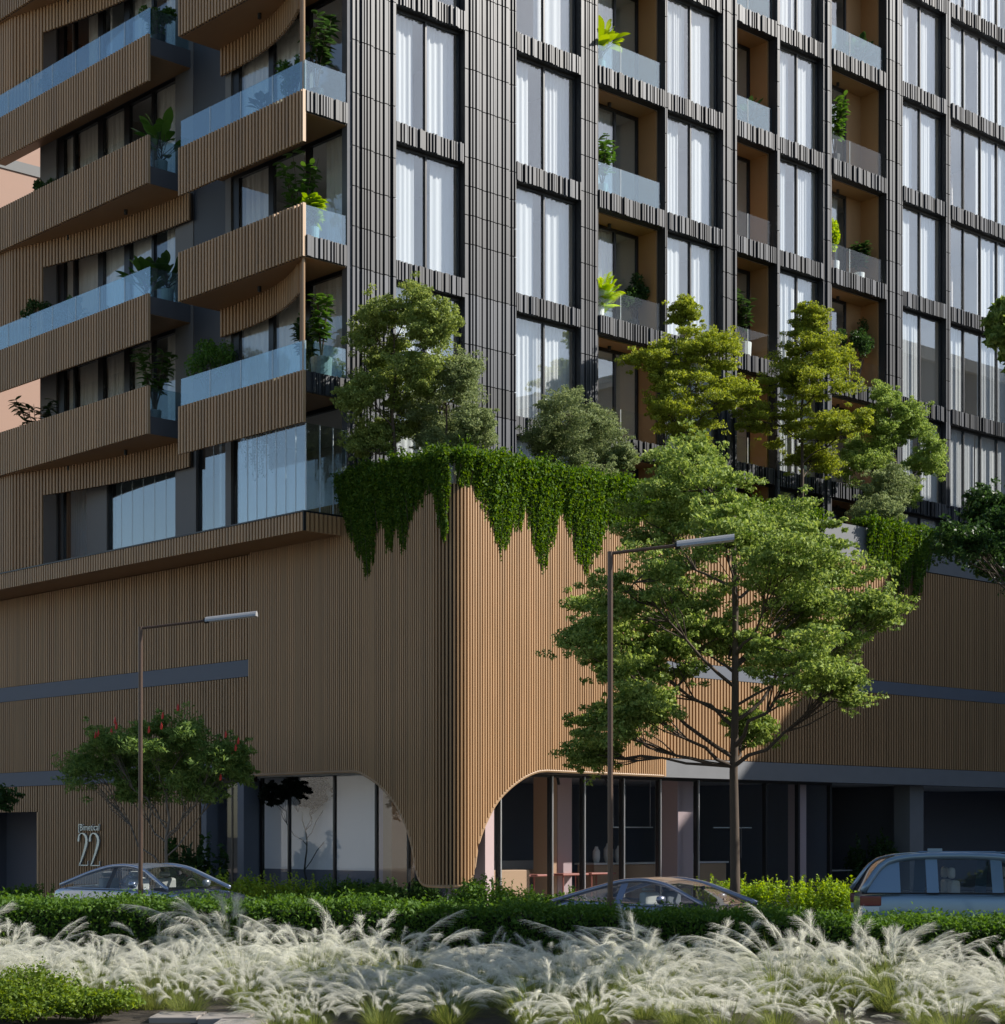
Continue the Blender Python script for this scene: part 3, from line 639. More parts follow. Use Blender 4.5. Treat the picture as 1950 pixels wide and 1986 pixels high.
# neighbours beyond the frame and behind
nb = thing('peach_building', 'peach rendered building with grey stripe behind the balconies', 'building', (12, 44, 0))
MB().box(-14, 12, -6, 8, 0, 46).build('wall', 'peach', nb)
for z in (6, 12, 18, 24, 30, 36, 42): MB().box(-14.05, 12.05, -6.06, -5.9, z+.3, z+.75).build('stripe', 'peach_grey', nb)
def block(name, label, x0, x1, y0, y1, h, m, faces, fh=3.3, winm='glass'):
    b = thing(name, label, 'building', ((x0+x1)/2, (y0+y1)/2, 0)); cx, cy = (x0+x1)/2, (y0+y1)/2
    MB().box(x0-cx, x1-cx, y0-cy, y1-cy, 0, h).build('wall', m, b)
    MB().box(x0-cx-.2, x1-cx+.2, y0-cy-.2, y1-cy+.2, h, h+.5).build('roof', 'plaster', b)
    k = int(h/fh)
    for fc in faces:
        if fc in 'xX':
            q = y0-cy+1.2
            while q < y1-cy-2:
                for i in range(k):
                    X = x0-cx if fc == 'x' else x1-cx; MB().box(X-.04, X+.04, q, q+1.6, i*fh+1, i*fh+2.6).build('window', 'inner_dark', b)
                q += 3.2
        else:
            q = x0-cx+1.2
            while q < x1-cx-2:
                for i in range(k):
                    Y = y0-cy if fc == 'y' else y1-cy; MB().box(q, q+1.6, Y-.04, Y+.04, i*fh+1, i*fh+2.6).build('window', 'inner_dark', b)
                q += 3.2
    return b
block('grey_neighbour', 'dark grey block beyond the right edge of the street', 30, 48, -34, -8, 20.9, 'plaster_dark', 'xY')
block('white_house', 'pale rendered apartment house across the side street', -62, -44, 22, 66, 15, 'plaster', 'y')
block('opposite_house', 'dark rendered terrace house across the street on the right', -6, 26, -78, -62, 12, 'plaster_dark', 'Y')
# ------------------------------------------------------------------ vegetation
def to_w(base, dX, dY, z): return np.array([base[0]+dX*RX+dY*FX, base[1]+dX*RY+dY*FY, z])
def curve_pts(a, b, sag, n=6, rnd=None, jit=.0):
    a = np.array(a, float); b = np.array(b, float); out = []
    for i in range(n+1):
        t = i/n; p = a+(b-a)*t; p[2] += sag*math.sin(math.pi*t)*.5*np.linalg.norm(b-a)
        if rnd is not None and 0 < i < n: p += rnd.normal(size=3)*jit
        out.append(p)
    return out
def make_tree(name, label, base_XY, z0, lobes, leaf, size, seed, trunk_r, trunk_top, nsub=7, nleaf=170, rsub=.36, flat=.5, bark='bark', attach=.55, aspect=.5, group=None, low=None, multi=False, thin=1.0, cat='tree'):
    rng = np.random.default_rng(seed); bx, by = W(*base_XY)
    root = thing(name, label, cat, (bx, by, z0), group=group)
    wood = MB(); base = (0, 0); P = []; ztop = max(l[2] for l in lobes)
    tr = [(rng.normal()*.02*(i > 0)+.03*math.sin(i*1.3)*(i > 1), rng.normal()*.02*(i > 0), (trunk_top-z0)*i/8) for i in range(9)]
    wood.tube(tr, [trunk_r*(1.25 if i == 0 else 1-.075*i) for i in range(9)], 10)
    def trunk_at(z):
        t = min(1, max(0, z/(trunk_top-z0)))*8; i = min(7, int(t)); a, b = np.array(tr[i]), np.array(tr[i+1]); return a+(b-a)*(t-i)
    lo = low if low is not None else (trunk_top-z0)*.35
    for (dX, dY, z, rx, rz) in lobes:
        c = np.array([dX*RX+dY*FX, dX*RY+dY*FY, z-z0]); dist = math.hypot(dX, dY)
        za = min(trunk_top-z0-.02, max(lo, c[2]-dist*attach-.25)); a = trunk_at(za)
        lr = trunk_r*(.22+.30*min(1, rx))*max(.45, 1-za/(ztop-z0))*1.3
        lp = curve_pts(a, c, -.10+.05*rng.normal(), 6, rng, .05); wood.tube(lp, [lr*(1-.13*i)+.004 for i in range(7)], 6, cap=False)
        for q in range(nsub):
            d = rng.normal(size=3); d /= np.linalg.norm(d); d *= rng.random()**.45
            sc = c+d*np.array([rx, rx*.9, rz]); s0 = lp[3+q % 4]
            wood.tube(curve_pts(s0, sc, -.05, 3, rng, .03), [lr*.38+.004, lr*.28+.003, lr*.18+.002, .003], 4, cap=False)
            m_ = max(20, int(nleaf*(.6+.8*rng.random())*thin)); rr = rsub*(.6+.7*rng.random())*min(1, rx*1.9)
            P.append(ball(rng, sc, (rr, rr, rr*flat), m_))
            # small side tufts leave an uneven outline
            for _ in range(5):
                d2 = rng.normal(size=3); d2[2] *= .6; d2 /= np.linalg.norm(d2); f_ = rng.uniform(.8, 1.45)
                P.append(ball(rng, sc+d2*rr*f_, (rr*.38, rr*.38, rr*.2), m_//9))
    wood.build('trunk', bark, root, smooth=True)
    Vv, Ff = leaf_arrays(np.concatenate(P), size, rng, aspect, up=.22); link('crown', np_mesh('crown', Vv, Ff, leaf), root, 'stuff')
    return root
TREES = {
    'street': ((4.52, 37.00), [(-0.75, 0.49, 9.01, 1.11, 0.76), (-1.35, 0.97, 8.2, 0.91, 0.65), (-0.85, 1.18, 9.61, 0.6, 0.35), (0.46, 1.77, 8.45, 0.6, 0.35), (1.37, 0.96, 8.0, 1.21, 0.76), (2.28, 1.69, 7.35, 0.81, 0.76), (0.77, -1.88, 7.09, 0.91, 0.65), (2.68, -0.14, 6.49, 0.65, 0.81), (1.77, 1.77, 6.09, 1.01, 0.81), (-0.04, 0.6, 6.04, 0.91, 0.55), (-0.95, 1.6, 7.09, 1.01, 0.76), (-2.05, -1.55, 6.79, 0.91, 0.76), (-2.6, -0.12, 6.25, 0.75, 0.6), (-2.56, -1.01, 5.53, 0.86, 0.6), (-1.55, 0.18, 5.38, 1.01, 0.65), (-0.95, 0.3, 6.09, 0.91, 0.6), (0.97, -1.95, 5.38, 1.01, 0.65), (1.87, -1.13, 4.93, 0.81, 0.45), (-2.46, -0.88, 4.27, 0.76, 0.45), (-2.61, 1.67, 3.77, 0.55, 0.3), (0.46, 1.06, 4.27, 0.5, 0.35), (-1.85, -1.36, 4.58, 0.7, 0.4), (1.37, 1.19, 6.79, 0.91, 0.7), (-0.24, -1.44, 7.7, 0.91, 0.6)]),
    'T1': ((-2.49, 43.59), [(-0.6, 0.1, 11.2, 0.5, 0.4), (-0.53, 0.16, 13.69, 0.83, 0.53), (0.3, -0.52, 14.04, 0.95, 0.47), (1.01, -0.7, 13.51, 0.53, 0.59), (-0.3, 0.52, 12.85, 0.95, 0.59), (0.65, -0.41, 12.74, 0.83, 0.59), (-0.71, -0.4, 12.14, 0.59, 0.47), (0.12, 0.68, 11.79, 0.71, 0.47)]),
    'T2': ((-1.30, 43.49), [(-0.06, 0.52, 12.12, 0.89, 0.59), (0.41, -0.29, 12.42, 0.53, 0.53), (-0.41, 0.65, 11.53, 0.71, 0.53), (0.65, 0.05, 11.47, 0.45, 0.47), (0.18, 0.25, 10.99, 0.71, 0.36)]),
    'T3': ((1.69, 45.88), [(-0.12, -0.41, 12.17, 0.87, 0.56), (0.5, 0.62, 11.92, 0.75, 0.62), (-0.62, 0.27, 11.67, 0.56, 0.56), (0.12, 0.65, 11.05, 1.0, 0.62), (1.12, 0.55, 11.36, 0.4, 0.27), (0.62, -0.28, 10.49, 0.69, 0.5)]),
    'T4': ((4.86, 50.34), [(-0.11, -0.19, 15.83, 0.41, 0.44), (0.0, -0.47, 14.94, 0.82, 0.52), (0.82, -0.5, 14.8, 0.58, 0.52), (-0.82, -0.61, 14.39, 0.79, 0.58), (0.27, -0.28, 13.98, 1.1, 0.58), (1.23, 0.14, 13.84, 0.62, 0.38), (-0.68, -0.7, 13.43, 0.96, 0.52), (0.14, 0.25, 12.95, 1.03, 0.44)]),
    'T5': ((8.44, 53.42), [(0.23, -0.23, 16.67, 0.44, 0.47), (0.2, -0.27, 15.72, 0.87, 0.61), (0.96, 0.45, 15.58, 0.61, 0.55), (-0.52, -0.03, 15.0, 0.84, 0.61), (0.49, -0.26, 14.71, 1.16, 0.61), (-1.1, -0.03, 13.98, 0.94, 0.55), (0.06, 0.29, 13.54, 1.31, 0.61), (1.22, -0.62, 13.54, 0.8, 0.55), (0.49, 0.67, 12.82, 0.8, 0.41)]),
    'T6': ((11.59, 56.02), [(-0.23, -0.67, 14.56, 0.91, 0.64), (0.61, 0.35, 14.26, 0.58, 0.58), (-0.53, 0.48, 13.65, 0.91, 0.64), (0.84, -0.67, 13.19, 0.73, 0.58), (0.08, 0.4, 12.58, 0.91, 0.69), (-0.99, -0.19, 13.04, 0.69, 0.69)]),
    'T7': ((10.82, 53.96), [(0.15, 0.11, 11.97, 0.81, 0.62), (-0.18, -0.69, 11.16, 0.7, 0.41)]),
    'sap': ((-7.61, 43.00), [(-0.29, -0.82, 4.17, 0.82, 0.44), (0.53, -0.57, 4.4, 0.76, 0.41), (-0.99, 0.82, 3.82, 0.76, 0.44), (1.35, -0.55, 3.82, 0.64, 0.44), (0.18, 0.46, 3.7, 0.94, 0.44), (-1.81, 0.77, 3.58, 0.64, 0.37), (-0.76, 0.8, 3.23, 0.76, 0.37), (0.76, -0.28, 3.11, 0.7, 0.37), (1.58, -0.26, 3.58, 0.37, 0.33), (-1.46, 0.04, 4.17, 0.47, 0.29)]),
    'rdark': ((12.80, 40.00), [(-2.73, 0.88, 8.37, 0.82, 0.44), (-3.28, -1.25, 8.05, 0.6, 0.33), (-2.08, 0.79, 8.81, 0.65, 0.54), (-2.35, 0.95, 9.19, 0.38, 0.33), (-0.99, 1.15, 8.92, 1.31, 0.87), (-0.01, -1.48, 7.94, 1.31, 0.98), (-1.53, 1.43, 7.94, 0.98, 0.54), (0.32, -1.31, 9.35, 1.41, 0.98)]),
}
tp = TREES['street']
make_tree('street_tree', 'large green street tree spreading in front of the slatted podium', tp[0], .1, tp[1], 'leaf_street', .085, 11, .105, 8.6, nsub=17, nleaf=250, rsub=.34, flat=.42, low=3.3, attach=.62)
specs = [('T1', 'tall yellow-green roof terrace tree beside the tower corner', 'leaf_olive2', .08, .05, 13.6, 7), ('T2', 'grey-green bush right of the tall corner tree on the terrace', 'leaf_olive', .065, .04, 12.0, 9),
         ('T3', 'round grey-green bush alone above the ivy left of the street lamp', 'leaf_olive', .065, .04, 11.8, 10), ('T4', 'left of two yellow layered trees on the roof terrace', 'leaf_yellow', .085, .055, 15.4, 8),
         ('T5', 'right of two yellow layered trees, showing its bare trunk', 'leaf_yellow', .085, .06, 16.2, 8), ('T6', 'light green terrace tree right of the yellow trees', 'leaf_street2', .085, .05, 14.2, 9), ('T7', 'olive shrub hanging below the light green terrace tree', 'leaf_olive', .07, .03, 11.6, 9)]
leafmat('leaf_olive2', (0.150, 0.220, 0.050), (0.430, 0.510, 0.160)); leafmat('leaf_street2', (0.150, 0.240, 0.050), (0.350, 0.440, 0.140))
for i, (k_, lb, lm, sz, tr_, tt, ns) in enumerate(specs):
    p, l = TREES[k_]
    yel = k_ in ('T4', 'T5')
    make_tree('terrace_tree' if k_ not in ('T2', 'T3', 'T7') else 'terrace_bush', lb, p, 9.9, l, lm, sz*.85, 20+i, tr_, tt, nsub=ns+10, nleaf=260 if yel else 360, rsub=.30 if yel else .28, flat=.36 if yel else .7, low=.5, cat='tree' if k_ not in ('T2', 'T3', 'T7') else 'bush')
p, l = TREES['sap']
sap = make_tree('flame_tree', 'small red-flowering tree before the slatted entrance wall', p, .1, l, 'leaf_pinnate', .12, 41, .055, 3.2, nsub=14, nleaf=190, rsub=.33, flat=.55, low=1.0, attach=1.1, aspect=.26, bark='bark_pale')
rng = np.random.default_rng(8)
for i in range(18):
    dX, dY, z, rx, rz = l[rng.integers(len(l))]; a = rng.random()*6.28
    q = np.array([(dX+rx*math.cos(a)*.8)*RX+(dY-.5)*FX, (dX+rx*math.cos(a)*.8)*RY+(dY-.5)*FY, z-.1+rz*rng.uniform(.2, 1.0)])
    MB().tube([q, q+[.01, 0, .07], q+[.02, .01, .16]], [.022, .03, .006], 6).build('flower_spike', 'red', sap)
p, l = TREES['rdark']
make_tree('edge_tree', 'dark tree reaching in from the right edge before the parapet', p, .1, l, 'leaf_dark', .10, 51, .12, 9, nsub=9, nleaf=190, rsub=.42, flat=.45, low=4.5)
make_tree('corner_tree', 'tree whose single branch tip enters at the upper right edge', (11.4, 26.9), .1, [(-4.2, .0, 9.35, .16, .3), (-3.8, .1, 8.9, .3, .3), (-1.5, .8, 7.5, 1.1, .5), (-1.3, -.8, 7.3, 1.1, .5), (0, 0, 7.9, 1.2, .5), (1.3, .7, 7.4, 1.1, .5), (1.4, -.7, 7.3, 1.1, .5), (0, 1.5, 7.2, 1.0, .5)], 'leaf_street', .17, 52, .14, 8.0, nsub=18, nleaf=260, rsub=.55, flat=.5, low=4.2)
make_tree('roadside_tree', 'street tree beyond the right edge shading the large car', (15.6, 33.2), .1, [(-1.8, 0, 6.4, 1.4, .9), (0, 1.2, 7.2, 1.5, 1.0), (0, -1.3, 6.2, 1.5, .9), (1.6, 0, 6.6, 1.4, 1.0), (-.6, -.4, 8.0, 1.3, .9), (-.8, .6, 5.4, 1.2, .7)], 'leaf_street', .17, 53, .13, 7.4, nsub=16, nleaf=220, rsub=.55, flat=.6, low=3.4)
make_tree('roadside_tree', 'street tree beyond the right edge shading the front grasses', (8.5, 22.3), .1, [(-.5, 0, 6.4, .7, .35), (0, .7, 6.7, .8, .35), (.2, -.7, 6.3, .8, .35), (.6, 0, 6.6, .7, .35)], 'leaf_street', .17, 56, .11, 6.8, nsub=18, nleaf=260, rsub=.5, flat=.6, low=3.4)
make_tree('far_left_tree', 'dark small tree cut by the left edge beside the garage', (-12.75, 45), .1, [(.3, 0, 3.3, .6, .5), (.6, -.2, 2.9, .45, .4), (-.5, .2, 3.5, .8, .6), (-.3, -.4, 2.7, .6, .4)], 'leaf_dark', .12, 54, .06, 3.2, nsub=8, nleaf=130, rsub=.32, low=1.2)
it = make_tree('reflected_tree', 'dark tree shape imitating a tree reflected in the shopfront glass', (0, 0), .12, [(-.8, .0, 3.1, .35, .3), (-.3, .0, 3.3, .5, .25), (.2, 0, 3.2, .5, .3), (.75, 0, 3.2, .45, .3), (1.2, 0, 3.0, .4, .4), (.3, 0, 2.9, .35, .15)], 'reflected_leaf', .09, 55, .035, 2.2, nsub=12, nleaf=220, rsub=.2, low=.9, attach=1.3, bark='black')  # added behind the glass, its black leaves imitate a reflected tree
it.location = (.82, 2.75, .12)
# clipped hedge between the grasses and the road
rng = np.random.default_rng(60)
hr = thing('clipped_hedge', 'long clipped green hedge between the feather grass and the cars', 'hedge', (*W(0, 28.2), .03))
HH = [1.03, 1.0, .93, .84, .71, .66]
n = 110000; X = rng.uniform(-10.5, 10.5, n); t = rng.random(n)
hh = np.interp(X, [-10, -3, 0, 3, 7, 10], HH)+.025*np.sin(X*2.1)+.02*np.sin(X*5.3)+.015*np.sin(X*13)
top = t < .5; Yd = rng.uniform(-.8, .8, n); Zt = hh+rng.normal(size=n)*.035+(rng.random(n) < .12)*rng.random(n)*.14
Yf = np.where(rng.random(n) < .75, -.8+rng.normal(size=n)*.045, .8+rng.normal(size=n)*.045); Zf = rng.random(n)*hh
Yd2 = np.where(top, Yd, Yf); Z2 = np.where(top, Zt, Zf)
pts = np.stack([X*RX+Yd2*FX, X*RY+Yd2*FY, Z2], 1)
Vv, Ff = leaf_arrays(pts, .062, rng, .5, up=.25); link('foliage', np_mesh('foliage', Vv, Ff, 'leaf_hedge'), hr, 'stuff')
mb = MB()
for i in range(42):
    X0 = -10.5+i*.5; h_ = float(np.interp(X0+.25, [-10, -3, 0, 3, 7, 10], HH))-.09
    mb.prism([((X0)*RX-.72*FX, X0*RY-.72*FY), ((X0+.502)*RX-.72*FX, (X0+.502)*RY-.72*FY), ((X0+.502)*RX+.72*FX, (X0+.502)*RY+.72*FY), (X0*RX+.72*FX, X0*RY+.72*FY)], 0, h_)
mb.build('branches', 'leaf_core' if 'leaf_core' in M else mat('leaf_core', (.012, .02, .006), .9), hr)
# loose shrubs
def shrub(name, label, X, Y, z0, w, h, leaf, size, seed, nl=2600, group=None, spikes=10, dep=None):
    rng = np.random.default_rng(seed); o = thing(name, label, 'shrub', (*W(X, Y), z0), group=group); dep = dep or w*.8; P = []; mb = MB()
    for i in range(9):
        c = np.array([rng.uniform(-.5, .5)*w*.7, rng.uniform(-.5, .5)*dep*.7, h*rng.uniform(.3, .72)]); P.append(ball(rng, c, (w*.27, dep*.27, h*.27), nl//9, .45)); mb.tube([(c[0]*.2, c[1]*.2, 0), c*[.6, .6, .6], c], [.014, .01, .004], 4, cap=False)
    for i in range(spikes):
        a = rng.uniform(-.5, .5)*w; b = rng.uniform(-.5, .5)*dep; z = h*rng.uniform(.75, 1.08); q = np.linspace(h*.4, z, 26)[:, None]
        P.append(np.concatenate([np.full_like(q, a)+rng.normal(size=q.shape)*.02, np.full_like(q, b)+rng.normal(size=q.shape)*.02, q], 1))
    pts = np.concatenate(P); loc = np.stack([pts[:, 0]*RX+pts[:, 1]*FX, pts[:, 0]*RY+pts[:, 1]*FY, np.maximum(.02, pts[:, 2])], 1)
    Vv, Ff = leaf_arrays(loc, size, rng, .5, up=.4); link('foliage', np_mesh('foliage', Vv, Ff, leaf), o, 'stuff'); mb.build('stems', 'bark', o); return o
ordn = ['first', 'second', 'third', 'fourth', 'fifth', 'sixth']
for i in range(5): shrub('roadside_shrub', f'{ordn[i]} from the left of the bright shrubs right of the parked saloon', -6.55+i*.92, 42.4+.1*(i % 2), .1, 1.15, 1.22-.07*i, 'leaf_bright' if i < 3 else 'leaf_hedge', .07, 70+i, group='bright shrubs below the shopfront', spikes=16)
for i in range(4): shrub('roadside_shrub', f'{ordn[i]} from the left of the yellow-green shrubs right of the coupé', 4.55+i*.88, 39.6, .1, 1.1, 1.08, 'leaf_bright', .07, 80+i, group='yellow-green shrubs before the lounge glass', spikes=22)
for i in range(3): shrub('roadside_shrub', f'{ordn[i]} from the left of the dark shrubs at the corner foot', -.75+i*.9, 39.8, .1, 1.1, 1.1-.12*i, 'leaf_hedge', .075, 90+i, group='dark shrubs at the corner foot', spikes=14)
for i in range(3): shrub('shade_shrub', f'{ordn[i]} from the left of the shaded shrubs under the slatted overhang', -3.5+i*.85, 43.6, .1, 1.0, .95, 'leaf_dark', .09, 95+i, group='shaded shrubs under the overhang')
shrub('shade_shrub', 'dark bush in the recess left of the grey column', 10.6, 54.2, .12, 1.3, 2.0, 'leaf_dark', .12, 101, 2200)
shrub('shade_shrub', 'dark bush against the entrance slats behind the red-flowering tree', -7.6, 47.0, .1, 1.5, 1.9, 'leaf_dark', .2, 102, 900)
shrub('shade_shrub', 'low shrub beside the garage at the left edge', -11.6, 46, .1, 1.6, .8, 'leaf_hedge', .08, 103)
for i, (X, Y, w, h_, lb) in enumerate(((-5.35, 21.0, 1.2, .62, 'tall yellow-green shrub in the bottom left corner'), (-4.45, 20.6, 1.0, .42, 'low yellow-green shrub right of the corner one at bottom left'), (-5.1, 20.5, 1.2, .42, 'lowest flowering shrub at the bottom left edge'))):
    shrub('front_shrub', lb, X, Y, .03, w, h_, 'leaf_front', .05, 110+i, 4200, group='yellow-green shrubs at bottom left', spikes=18)
# ivy over the planter edge
def ivy(name, label, prof, face, ztop, seed, n):
    rng = np.random.default_rng(seed); P = []
    a = np.array([p[0] for p in prof]); zb = np.array([p[1] for p in prof]); o = np.argsort(a); a, zb = a[o], zb[o]
    ns = int((a[-1]-a[0])*60); S_, Z_, O_ = [], [], []
    for q in range(ns):
        s0 = rng.uniform(a[0], a[-1]); zt0 = ztop+.16*rng.normal()*.6+.06*math.sin(s0*5.1); z10 = float(np.interp(s0+rng.normal()*.05, a, zb))*1.0; z10 = z10+(zt0-z10)*rng.beta(.9, 3.2)-(.22*rng.random() if rng.random() < .12 else 0)
        k_ = int(2.2*n/ns*max(.3, (zt0-z10)/1.3)); t = rng.random(k_)**.85; zz = zt0+(z10-zt0)*t; fat = rng.uniform(.55, 1.25)
        S_.append(s0+.05*np.sin(zz*3+q)+rng.normal(size=k_)*.06*(1.2-t)); Z_.append(zz+rng.normal(size=k_)*.03); O_.append((.06+.30*np.clip(1-t*1.05, 0, 1)**1.2*fat)*(rng.random(k_)**.5)+.02)
    s = np.concatenate(S_); z = np.concatenate(Z_); out = np.concatenate(O_); n = len(s)
    back = (rng.random(n) < .14); out = np.where(back, -rng.random(n)*.55, out); z = np.where(back, ztop+.02+rng.normal(size=n)*.06, z)
    if face == 'L': pts = np.stack([UF-out, s, z], 1)
    else: pts = np.stack([s, VC-out, z], 1)
    c = np.array([pts[:, 0].mean(), pts[:, 1].mean(), 9.0]); root = thing(name, label, 'ivy', tuple(c))
    Vv, Ff = leaf_arrays(pts-c, .078, rng, .55, up=.2); link('leaves', np_mesh('leaves', Vv, Ff, 'leaf_ivy'), root, 'stuff')
    mb = MB()
    for q in np.linspace(a[0]+.05, a[-1]-.05, int((a[-1]-a[0])/.18)):
        zz = float(np.interp(q, a, zb))+.1
        pp = [(UF-.12, q, ztop), (UF-.16, q+.02, (ztop+zz)/2), (UF-.08, q, zz)] if face == 'L' else [(q, VC-.12, ztop), (q+.02, VC-.16, (ztop+zz)/2), (q, VC-.08, zz)]
        mb.tube([np.array(w_)-c for w_ in pp], .008, 4, cap=False)
    mb.build('stems', 'bark', root)
ivy('hanging_ivy', 'dark green ivy curtain on the shaded side of the podium corner', [(0.03, 9.58), (-0.4, 8.8), (-0.69, 8.41), (-0.97, 7.84), (-1.25, 8.71), (-1.53, 9.27), (-1.75, 8.47), (-1.99, 9.09), (-2.17, 8.37), (-2.44, 8.92), (-2.71, 9.47), (-2.98, 9.67), (-3.3, 9.46), (-3.5, 8.55), (-3.62, 8.45), (-3.75, 9.3)], 'L', 10.5, 120, 26000)
ivy('hanging_ivy', 'long trailing ivy on the sunlit side of the podium corner', [(0.0, 9.77), (0.38, 9.74), (0.61, 9.65), (1.0, 9.12), (1.24, 8.57), (1.36, 8.17), (1.64, 8.73), (1.88, 8.87), (2.12, 9.37), (2.36, 8.68), (2.61, 8.06), (2.83, 8.26), (3.11, 9.36), (3.36, 9.63), (3.62, 8.82), (3.88, 8.36), (4.13, 8.08), (4.39, 8.41), (4.66, 9.05), (4.92, 9.32), (6.5, 9.71)], 'R', 10.55, 121, 34000)
ivy('hanging_ivy', 'separate ivy clump hanging over the grey parapet at right', [(15.16, 9.73), (15.64, 9.35), (16.12, 9.54), (16.6, 8.57), (17.1, 9.2), (17.47, 8.5), (17.85, 9.41), (18.2, 9.88)], 'R', 10.75, 122, 11000)
ivy('hanging_ivy', 'short ivy fringe between the street lamp and the yellow terrace trees', [(6.4, 9.9), (7.5, 9.6), (8.6, 9.8), (9.6, 9.5), (11, 9.9), (13, 9.7)], 'R', 10.6, 123, 12000)
# plain planting behind the parapet
for i, (X_, Y_, lb) in enumerate(((6.6, 50.6, 'low leafy mound between the two yellow terrace trees'), (9.6, 53.6, 'low leafy mound right of the bare terrace trunk'), (12.6, 55.6, 'low leafy mound at the right end of the terrace'))):
    shrub('terrace_shrub', lb, X_, Y_, 9.9, 1.6, 1.0, 'leaf_ivy', .08, 130+i, 2600, group='low shrubs on the terrace')
# potted plants
def potted(name, label, u, v, z, h, kind, leaf, pot, seed, pr=.17, ph=.36, spread=.5, n=None, group=None):
    rng = np.random.default_rng(seed); root = thing(name, label, 'potted plant', (u, v, z), rz=rng.random()*6.28, group=group)
    P = MB().lathe([(pr*.78, 0), (pr*.9, ph*.1), (pr, ph), (pr*.9, ph), (pr*.88, ph-.04)], n=18); P.build('pot', pot, root, smooth=False)
    top = ph-.03; stems = MB()
    if kind == 'bush' or kind == 'topiary':
        Q = []; hs = h-ph
        zc = ph+hs*(.55 if kind == 'bush' else .68); r = hs*(.45 if kind == 'bush' else .3)
        for i in range(10):
            c = np.array([rng.normal()*spread*.35, rng.normal()*spread*.35, zc+rng.normal()*hs*.15]); Q.append(ball(rng, c, (spread*.36, spread*.36, hs*.19), 210)); stems.tube([(0, 0, top), (c[0]*.5, c[1]*.5, (top+c[2])/2), c], [.018, .012, .005], 5, cap=False)
        Vv, Ff = leaf_arrays(np.concatenate(Q), .085, rng, .5)
    elif kind == 'broad':
        items = []
        for i in range(n or 26):
            a = rng.random()*6.28; el = rng.uniform(.5, 1.3); d = np.array([math.cos(a)*math.cos(el), math.sin(a)*math.cos(el), math.sin(el)])
            b0 = np.array([0, 0, top+(h-ph)*rng.uniform(.0, .35)]); st = b0+d*(h-ph)*rng.uniform(.25, .5); stems.tube([(0, 0, top), b0, st], [.015, .012, .006], 5, cap=False)
            sd = np.cross(d, [0, 0, 1]); sd /= np.linalg.norm(sd)+1e-6; L = (h-ph)*rng.uniform(.35, .6); items.append((st, d, sd, L, L*.45, rng.uniform(.15, .5), leaf_prof))
        Vv, Ff = strips(items, 5)
    elif kind == 'fig':
        items = []
        for q in range(7):
            a = rng.random()*6.28; tip = np.array([math.cos(a)*spread*.45, math.sin(a)*spread*.45, h*rng.uniform(.85, 1)]); stems.tube([(0, 0, top), tip*[.4, .4, .55], tip], [.018, .013, .006], 5, cap=False)
            for i in range(26):
                t = rng.uniform(.3, 1); b0 = np.array([0, 0, top])*(1-t)+tip*t; aa = rng.random()*6.28; el = rng.uniform(-.1, .7); d = np.array([math.cos(aa)*math.cos(el), math.sin(aa)*math.cos(el), math.sin(el)])
                sd = np.cross(d, [0, 0, 1]); sd /= np.linalg.norm(sd)+1e-6; items.append((b0, d, sd, rng.uniform(.2, .32), .13, rng.uniform(.15, .5), leaf_prof))
        Vv, Ff = strips(items, 4)
    else:  # palm fronds with leaflets
        items = []
        for i in range(n or 46):
            a = rng.random()*6.28; el = rng.uniform(.55, 1.45); d = np.array([math.cos(a)*math.cos(el), math.sin(a)*math.cos(el), math.sin(el)]); L = (h-ph)*rng.uniform(.45, 1.1); dr = rng.uniform(.12, .5)
            ts = np.linspace(0, 1, 7); c = np.array([0, 0, top])+np.outer(ts*L, d); c[:, 2] -= dr*L*ts**2; stems.tube(list(c), [.01*(1-.8*t) for t in ts], 4, cap=False)
            sd = np.cross(d, [0, 0, 1]); sd /= np.linalg.norm(sd)+1e-6
            for t in np.linspace(.3, 1, 13):
                p0 = np.array([0, 0, top])+d*t*L; p0[2] -= dr*L*t*t; fw = d.copy(); fw[2] -= 2*dr*t; fw /= np.linalg.norm(fw)
                for sg in (-1, 1):
                    dd = fw*.6+sd*sg*.8; dd /= np.linalg.norm(dd); items.append((p0, dd, np.cross(dd, [0, 0, 1])/(np.linalg.norm(np.cross(dd, [0, 0, 1]))+1e-6), L*.34*(1.15-t*.6), .06, .35, leaf_prof))
        Vv, Ff = strips(items, 3)
    link('foliage', np_mesh('foliage', Vv, Ff, leaf), root, 'stuff'); stems.build('stems', 'bark', root); return root
